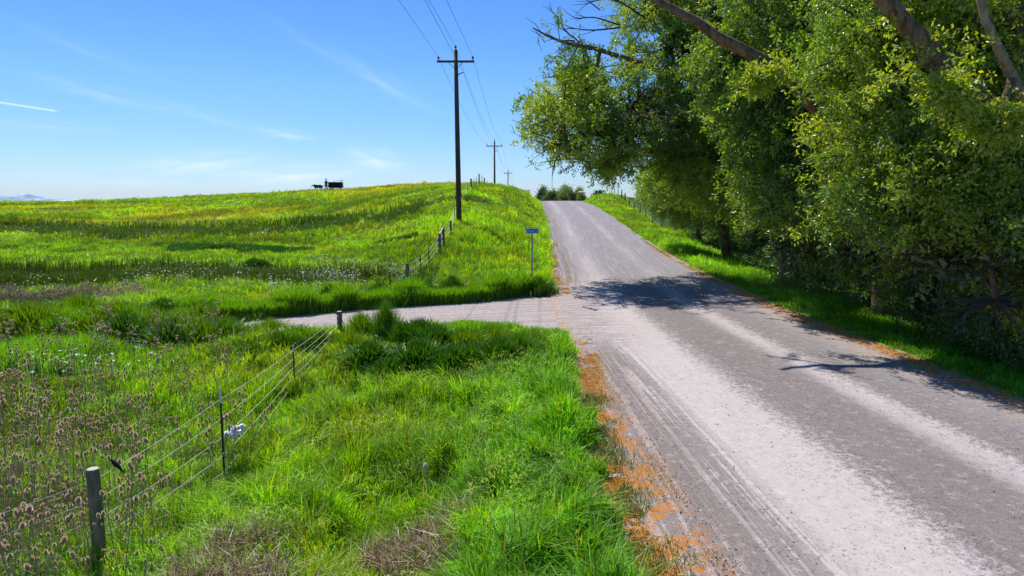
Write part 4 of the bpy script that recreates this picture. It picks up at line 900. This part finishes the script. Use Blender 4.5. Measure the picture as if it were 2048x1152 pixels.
def tree(name, label, base, limbs, blobs, dens=1.0, ll=.12, lw=.05, per=30, spread=.17, gap=.40, cat='tree', group=None, tone=None, inner=True, tw=1.0):
    """limbs: (points, r0, r1[, pale]); blobs: (centre, radii[, density])"""
    EX = []; base = np.array(base, float); r = empty(name, tuple(base)); tag(r, label, cat, group)
    LP = []; mbt = MB(); mbp = MB(); mbb = MB(); mbw = MB()
    for k, lm in enumerate(limbs):
        P = curve(lm[0]); rad = np.linspace(lm[1], lm[2], len(P)); P[1:-1] += rng.normal(0, 1, (len(P)-2, 3))*rad[1:-1, None]*.1
        (mbt if k == 0 else (mbp if len(lm) > 3 else mbb)).tube(P, rad, 14, jitter=.05); LP.append(P)
        if k and lm[1] > .1 and len(lm) < 4:
            for _ in range(6):
                j = rng.integers(2, len(P)-2); tg = P[j+1]-P[j]; tg /= np.linalg.norm(tg); d = tg*.8+rng.normal(0, .55, 3); d[2] += .1; L_ = rng.uniform(.8, 1.8)
                e = P[j]+d*L_; Q = curve([P[j], P[j]+d*L_*.5+rng.normal(0, .12, 3), e+np.array((0, 0, -.25))]); mbb.tube(Q, np.linspace(rad[j]*.35, .015, len(Q)), 6, jitter=.05); EX.append(Q[4:]); EX.append(Q[6:]+rng.normal(0, .15, Q[6:].shape))
    LPa = np.vstack(LP); CT = []; CC = []; SUB = list(EX); IN = []
    for bl in blobs:
        c_, rad = np.array(bl[0], float), np.array(bl[1], float); dn = bl[2] if len(bl) > 2 else 1.0
        j = np.argmin(((LPa-c_)**2).sum(1)); st_ = LPa[j]; mid = (st_+c_)/2+rng.normal(0, .25, 3)+np.array((0, 0, -.2))
        if np.linalg.norm(st_-c_) > .5: mbb.tube(curve([st_, mid, c_]), np.linspace(.10, .05, 9)*max(tw, .35), 6, jitter=.05)
        hub = c_ if np.linalg.norm(st_-c_) > .5 else st_
        s_at = len(SUB)
        nsp = int(16*(rad.prod()**(1/3))**1.0)
        for k in range(nsp):
            d = rng.normal(0, 1, 3); d[2] = d[2]*.8; d /= np.linalg.norm(d); e = c_+d*rad*rng.uniform(.75, 1.02)
            m1 = hub+(e-hub)*.45+rng.normal(0, .12, 3)*rad.mean()*.4; P = curve([hub, m1, e]); mbw.tube(P, np.linspace(.055, .012, len(P))*tw, 4, caps=False); SUB.append(P[len(P)//3:])
            for kk in range(3):
                s0 = P[rng.integers(len(P)//3, len(P)-1)]; e2 = s0+(rng.normal(0, .5, 3)+d*.5+np.array((0, 0, -.15)))*rad.mean()*.32
                mbw.tube([s0, (s0+e2)/2+rng.normal(0, .05, 3), e2], np.array([.014, .01, .004])*max(tw, .4), 3, caps=False); SUB.append(np.array([e2, (s0+e2)/2]))
        if dn < .5: SUB = SUB[:s_at]+[q_ for q_ in SUB[s_at:] if random.random() < .42]
        area = 4*math.pi*(rad.prod()**(2/3)); n = int(area*7.0*dens*dn)
        d = rng.normal(0, 1, (n, 3)); d /= np.linalg.norm(d, axis=1, keepdims=True); rr = rng.uniform(.35, 1.08, n)**.6
        P = c_+d*rad*rr[:, None]*(1+.75*(noise3(d*2.2+c_, 1.1, 7)-.5))[:, None]; P = P[noise3(P, .8, 13)*.65+noise3(P, .34, 17)*.35+rng.normal(0, .02, len(P)) > gap+.085]; CT.append(P)
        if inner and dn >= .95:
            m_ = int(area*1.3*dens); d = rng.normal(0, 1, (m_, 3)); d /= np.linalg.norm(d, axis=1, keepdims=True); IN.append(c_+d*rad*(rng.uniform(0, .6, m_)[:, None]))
    S_ = np.vstack(SUB); S_ = S_[rng.integers(0, len(S_), len(S_)//1)]; CT.append(S_+rng.normal(0, .1, S_.shape))
    CT = np.vstack(CT); gz_ = HZ(CT[:, 0], CT[:, 1]); CT = CT[CT[:, 2] > gz_+.15]
    # no leaves below the road's clearance
    CT = CT[~((CT[:, 2] < 3.0) & (road_d(CT[:, 0], CT[:, 1]) < .9))]
    f = noise3(CT, 2.2, 23); cols = mixv(np.repeat(LG[None], len(CT), 0), LG2, sstep(f, .45, .65)); cols = mixv(cols, LD*1.4, sstep(-f, -.42, -.3)*.7)
    if tone is not None: cols = mixv(cols, np.array(tone), np.full(len(CT), .75))
    V, q, c = leaves(CT, per, spread, ll, lw, cols)
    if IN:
        I = np.vstack(IN); I = I[I[:, 2] > HZ(I[:, 0], I[:, 1])+.2]; V2, q2, c2 = leaves(I, 8, .35, ll*1.7, lw*2.4, np.repeat((LD*1.1)[None], len(I), 0)); q = np.vstack([q, q2+len(V)]); V = np.vstack([V, V2]); c = np.vstack([c, c2])  # inner leaves take the dark tone: crown shade put into their colour
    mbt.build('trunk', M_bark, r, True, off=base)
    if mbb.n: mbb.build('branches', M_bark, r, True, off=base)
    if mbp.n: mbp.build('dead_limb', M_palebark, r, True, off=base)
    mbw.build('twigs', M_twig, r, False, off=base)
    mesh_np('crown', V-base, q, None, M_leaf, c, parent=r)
    return r
def B(px, py, D, rx, ry, rz, dn=1.0): return (atD(px, py, D), (rx, ry, rz), dn)
def gp(x, y): return (x, y, hz1(x, y)-.1)
TG = 'roadside trees on the right'
tree('leafy_tree', 'nearest big roadside tree with thick leaning limbs at the right edge', gp(15.2, 18),
     [([gp(15.2, 18), (15, 17.9, 2), atD(2110, 330, 17.5)], .55, .42),
      ([atD(2110, 330, 17.5), atD(1990, 235, 15.6), atD(1900, 150, 15.1), atD(1815, 55, 15), atD(1720, -60, 15.2)], .33, .14),
      ([atD(2110, 330, 17.5), atD(2050, 180, 17.6), atD(2035, -20, 17.6), atD(2030, -160, 17.6)], .42, .3),
      ([atD(2045, 200, 14.8), atD(2005, 110, 14.5), atD(1972, 40, 14.4), atD(1950, -60, 14.4)], .11, .06, 1)],
     [B(1850, 200, 18.5, 3, 2.6, 2.6), B(1790, 300, 17.5, 2.0, 2.0, 2.1), B(1960, 360, 16.5, 2.3, 2.2, 1.9), B(1760, 90, 18.5, 2.2, 2.2, 2.4), B(1900, 520, 16.2, 1.8, 1.8, 1.35), B(2090, 230, 18.8, 3, 2.4, 3),
      B(1800, 430, 18, 2.2, 2.2, 1.6), B(2060, 500, 14.8, 1.6, 1.6, 1.4), B(1850, 0, 18.5, 3, 2.8, 2.4), B(1890, 190, 14.0, .5, .4, .3, .5), B(1980, 250, 14, .6, .5, .35, .5), B(1990, 600, 15.0, 1.3, 1.3, .9, .8), B(1880, 330, 16, 1.6, 1.5, 1.3, .7), B(2000, 60, 19.5, 3, 2, 3)], 1.0, .12, .05, group=TG)
tree('leafy_tree', 'second roadside tree with a long limb slanting up left over the road', gp(14.6, 26.5),
     [([gp(14.6, 26.5), (14.3, 26.2, 2.5), atD(1760, 330, 25)], .5, .36),
      ([atD(1760, 330, 25), atD(1640, 225, 22.6), atD(1560, 140, 22.2), atD(1450, 82, 22.2), atD(1370, 30, 22.4), atD(1280, -15, 23), atD(1200, -60, 23)], .27, .07),
      ([atD(1640, 225, 22.6), atD(1620, 60, 25), atD(1590, -80, 26)], .22, .1)],
     [B(1540, 190, 26, 2.6, 2.5, 2.1), B(1670, 90, 26.5, 3.6, 3, 3.2), B(1610, 260, 25.5, 2.8, 2.6, 2.6), B(1560, 350, 26, 2.3, 2.4, 2.2), B(1690, 220, 26, 3.3, 2.6, 3.2), B(1650, 400, 24, 2.5, 2.4, 2),
      B(1440, 130, 27, 1.4, 1.6, 1.3, .6), B(1560, 10, 26, 2.3, 2.5, 2.2, .9), B(1720, 500, 22.5, 2.2, 2, 1.6), B(1600, 480, 26, 2.3, 2.2, 1.7), B(1700, -20, 25, 3.4, 3, 2.5), B(1530, 150, 21.3, .8, .5, .5, .5), B(1640, 40, 24, 2.2, 1.5, 1.8, .7)], 1.0, .145, .06, group=TG)
tree('leafy_tree', 'overhanging roadside tree reaching farthest left across the road with bare twigs', gp(14.8, 36),
     [([gp(14.8, 36), (14.2, 36, 3), atD(1560, 300, 36)], .5, .38),
      ([atD(1560, 300, 36), atD(1480, 240, 35.5), atD(1400, 212, 35), atD(1322, 214, 34.5)], .34, .17),
      ([atD(1322, 214, 34.5), atD(1290, 245, 34.4), atD(1245, 290, 34.2), atD(1182, 332, 34)], .17, .10),
      ([atD(1560, 300, 36), atD(1470, 200, 35), atD(1385, 160, 34.5), atD(1290, 130, 34), atD(1200, 100, 33.6), atD(1120, 82, 33.4), atD(1066, 56, 33.3)], .24, .03),
      ([atD(1470, 200, 35), atD(1400, 90, 35.5), atD(1340, 10, 36), atD(1290, -60, 36)], .24, .1),
      ([atD(1480, 330, 36.5), atD(1370, 300, 36), atD(1290, 305, 35.5), atD(1200, 318, 35)], .15, .05),
      ([atD(1280, 310, 35.5), atD(1215, 335, 35), atD(1150, 318, 34.6), atD(1080, 325, 34.5)], .08, .015)],
     [B(1125, 235, 34.5, 2.3, 4.2, 2.2, .33), B(1180, 260, 34.5, 2.7, 4.6, 2.1, .33), B(1260, 215, 35.5, 3.2, 5.0, 2.9, .36), B(1180, 150, 35, 2.3, 3.4, 1.7, .3), B(1350, 100, 37, 2.6, 3.4, 2.8, .42), B(1390, 240, 36.5, 3.4, 4.2, 3.4, .6),
      B(1300, 20, 38, 2.6, 3.5, 2.2, .35), B(1370, 340, 37, 2.6, 3.6, 2.0, .7), B(1480, 120, 38, 3.6, 3, 3.5), B(1500, 350, 37, 3.4, 3, 3.2), B(1235, 320, 35, 2.2, 3.2, 1.0, .35), B(1400, 20, 38, 3, 3, 2.6, .8)], .9, .16, .065, group=TG)
# bare twigs on the overhanging tree's outer edge belong to it
ov = [o_ for o_ in bpy.data.objects if o_.get('label', '').startswith('overhanging')][0]
mb = MB(); OB = np.array(ov.location)
def twig(pts, D, r0=.022):
    r0 *= 1.6
    P = curve([atD(px, py, D+random.uniform(-.4, .4)) for px, py in pts]); mb.tube(P, np.linspace(r0, .006, len(P)), 5)
    for k in range(4):
        j = random.randrange(2, len(P)-1); e = P[j]+(P[j]-P[j-2])*random.uniform(.8, 1.6)+rng.normal(0, .22, 3); mb.tube([P[j], (P[j]+e)/2+rng.normal(0, .04, 3), e], [.02, .014, .008], 4)
for pts, r0 in [([(1240, 55), (1180, 60), (1130, 50), (1120, 15)], .03), ([(1240, 50), (1190, 35), (1150, 35), (1118, 12)], .03), ([(1160, 85), (1130, 60), (1110, 30), (1085, 10)], .026), ([(1150, 82), (1120, 80), (1100, 75), (1065, 56)], .03),
                ([(1290, 35), (1230, 0), (1180, 5), (1150, 30)], .035), ([(1240, 300), (1150, 285), (1080, 270), (1028, 243)], .03), ([(1200, 310), (1130, 290), (1060, 280), (1020, 262)], .025), ([(1190, 320), (1130, 290), (1085, 305), (1058, 325)], .026),
                ([(1170, 290), (1120, 310), (1106, 340), (1104, 378)], .028), ([(1230, 290), (1150, 270), (1100, 262), (1050, 235)], .03), ([(1180, 100), (1150, 85), (1120, 95), (1095, 130)], .02), ([(1300, 270), (1200, 255), (1120, 262), (1060, 272)], .035),
                ([(1250, 200), (1180, 180), (1120, 200), (1060, 190)], .03), ([(1090, 85), (1078, 70), (1075, 90)], .015), ([(1200, 20), (1160, -10), (1130, -20)], .02)]:
    twig(pts, 34, r0)
mb.build('bare_twigs', M_twig, ov, off=OB)
tree('leafy_tree', 'fourth roadside tree with low arching branches beside the rising road', gp(15.5, 49),
     [([gp(15.5, 49), (15, 49, 3), atD(1440, 330, 48)], .4, .25), ([atD(1500, 400, 48), atD(1420, 382, 48), atD(1360, 392, 47.5), atD(1322, 428, 47)], .16, .06), ([atD(1440, 330, 48), atD(1400, 200, 48)], .2, .08)],
     [B(1345, 375, 49, 2.3, 2.6, 2.3), B(1440, 300, 49, 4.2, 3.6, 4.2), B(1430, 410, 48, 3, 2.8, 1.9), B(1350, 420, 50, 1.8, 1.8, .9, .5), B(1530, 400, 47, 3.5, 3, 3)], .9, .15, .062, per=30, group=TG)
tree('leafy_tree', 'farthest roadside tree where the wood meets the far bank', gp(17.5, 64),
     [([gp(17.5, 64), (17.4, 64, 2.5), atD(1395, 350, 64)], .35, .2)],
     [B(1325, 372, 64, 2.4, 3, 2.2), B(1400, 350, 64, 4.0, 3.6, 3.4), B(1390, 410, 62, 3.4, 3, 1.7)], .85, .18, .075, per=28, group=TG)
for i, (x, y, hh_) in enumerate([(21, 12, 12), (21, 20, 12.5), (22, 29, 13), (22, 38, 13), (23, 48, 12), (24, 60, 10), (25, 73, 8)]):
    z = hz1(x, y)
    tree('leafy_tree', 'dark tree of the back row behind the roadside trees', gp(x, y), [([gp(x, y), (x, y, z+hh_*.4), (x-.5, y, z+hh_*.7)], .4, .15)],
         [((x, y, z+hh_*.62), (4.6, 4.6, hh_*.36)), ((x-1, y+2, z+hh_*.28), (4.2, 4.2, hh_*.26))], .42, .24, .12, per=20, spread=.3, gap=.36, group='back row of the roadside wood', tw=.5)
shr = [(1600, 545, 33), (1530, 500, 40), (1470, 470, 47), (1690, 590, 27.5), (1790, 620, 22.5), (1880, 655, 19), (1990, 690, 16.4), (1400, 452, 58), (1340, 440, 70), (2100, 730, 14.5)]
SL = 'dark leafy understory shrub at the foot of the roadside trees'
for i, (px, py, D) in enumerate(shr):
    x = ray(px, py)[0]/ray(px, py)[1]*D+1.6; z = hz1(x, D)
    tree('shrub', SL, gp(x, D), [([gp(x, D), (x, D, z+.8), (x-.3, D, z+1.5)], .07, .03)], [((x, D, z+1.3), (1.7, 1.9, 1.25)), ((x+1.5, D+1.5, z+1.9), (2, 2, 1.8))], .75, .11, .055, per=20, spread=.2, gap=.3, cat='shrub', group='understory shrubs', tone=LB*.75, tw=.3)
x, D = 13.2, 35.0
tree('shrub', 'sunlit yellow-green bush in the gap below the roadside trees', gp(x-.6, D-3), [([gp(x-.6, D-3), (x-.6, D-3, .6)], .04, .02)], [((x-.6, D-3, hz1(x-.6, D-3)+.5), (1.3, 1.2, .6))], 1.1, .09, .04, per=20, spread=.12, gap=.3, cat='shrub', tone=(.2, .24, .03), inner=False, tw=.3)

# small trees and buildings beyond the crest
def far_tree(px, ytop, ybase, D, wpx, label, tone, gap=.42, dens=1.0):
    c0 = atD(px, ytop-3, D); g0 = hz1(c0[0], D); s_ = D/F; hgt = c0[2]-g0; wr = wpx/2*s_
    tree('small_tree', label, (c0[0], D, g0), [([(c0[0], D, g0), (c0[0], D, g0+hgt*.6)], .2, .08)],
         [((c0[0]+wr*.1, D, g0+hgt*.62), (wr*.8, wr, hgt*.36)), ((c0[0]-wr*.45, D, g0+hgt*.45), (wr*.5, wr*.6, hgt*.3)), ((c0[0]+wr*.45, D, g0+hgt*.42), (wr*.5, wr*.6, hgt*.28))], .16*dens, .45, .25, per=9, spread=.5, gap=gap+.02, tone=tone, inner=False)
far_tree(1085, 372, 398, 240, 24, 'dark small tree left of centre behind the road crest', (.05, .09, .04), .47)
far_tree(1101, 381, 398, 215, 34, 'low dense dark green tree at the left end of the road crest', (.06, .13, .02), .34, 1.2)
far_tree(1130, 368, 398, 260, 40, 'widest pale green feathery tree over the middle of the road crest', (.19, .26, .12), .45, .8)
far_tree(1126, 384, 398, 212, 20, 'low brownish round tree in front of the feathery tree', (.12, .13, .045), .36, 1)
far_tree(1158, 371, 398, 260, 18, 'narrow pale tree behind the shed at the road crest', (.18, .24, .13), .44, .8)
far_tree(1163, 388, 399, 232, 15, 'low green bush in front of the small shed at the crest', (.12, .18, .05), .3, 1.2)
far_tree(1197, 382, 398, 150, 12, 'tiny dark bush alone on the right bank skyline', (.02, .05, .02), .25, 2)
def building(name, px, ytop, D, wd_, dp, roofcol, wallcol, label, cat, rh):
    c0 = atD(px, ytop, D); g0 = hz1(c0[0], D); H_ = c0[2]-g0; r = empty(name, (c0[0], D, g0)); tag(r, label, cat)
    mb = MB(); mb.box((0, 0, (H_-rh)/2), (wd_, dp, H_-rh)); wl = mb.build('wall', simple_mat(name+'_wall', wallcol, .9, 3, .2, .1), r)
    mb = MB(); a = wd_/2+.3; b_ = dp/2+.3; z0, z1 = H_-rh, H_
    mb.add([(-a, -b_, z0), (a, -b_, z0), (a, b_, z0), (-a, b_, z0), (-a, 0, z1), (a, 0, z1)], [(0, 1, 5, 4), (2, 3, 4, 5), (3, 2, 1, 0)], [(0, 4, 3), (1, 2, 5)]); mb.build('roof', simple_mat(name+'_roof', roofcol, .8, 3, .2, .1), r)
    mb = MB(); mb.box((wd_*.2, -dp/2-.01, 1.05), (1.0, .05, 2.1)); mb.build('door', M_wagon, r)
    mb = MB(); mb.box((-wd_*.2, -dp/2-.01, H_-rh-.7), (.9, .05, .7)); mb.build('window', M_steel, r)
building('shed', 1163, 382, 250, 1.7, 3, (.42, .36, .33), (.05, .045, .05), 'small dark shed with pale roof beside the narrow tree at the crest', 'shed', .5)
building('barn', 1045, 379.5, 250, 5, 6, (.22, .10, .07), (.26, .07, .05), 'reddish barn roof peeking out behind the left bank of the crest', 'barn', 1.2)

# thin clear air adding to the blue painted into the far mountain
M_haze, t, o = newmat('thin_air'); pv = N(t, 'ShaderNodeVolumePrincipled'); pv.inputs['Color'].default_value = (.75, .86, 1, 1); pv.inputs['Density'].default_value = 2.0e-5; pv.inputs['Anisotropy'].default_value = .2; Lk(t, pv.outputs[0], o.inputs['Volume'])
mb = MB(); mb.box((0, 1000, 146), (40000, 42000, 300)); o = mb.build('haze', M_haze); tag(o, kind='stuff')
# stick lying at the junction
p0 = np.append(hit_road(1078, 590), 0); p1 = np.append(hit_road(1116, 596), 0); mb = MB(); pm = (p0+p1)/2
mb.tube([p0+(0, 0, .07), pm+(0, .04, .10), p1+(0, 0, .08)], [.02, .018, .008], 6); mb.tube([pm+(0, .04, .10), pm+(.3, .25, .12)], [.012, .005], 5); o = mb.build('fallen_stick', M_twig); tag(o, 'thin dark stick lying on gravel at the junction corner', 'stick')
print('verts', sum(len(m.vertices) for m in bpy.data.meshes), 'objs', len(bpy.data.objects))
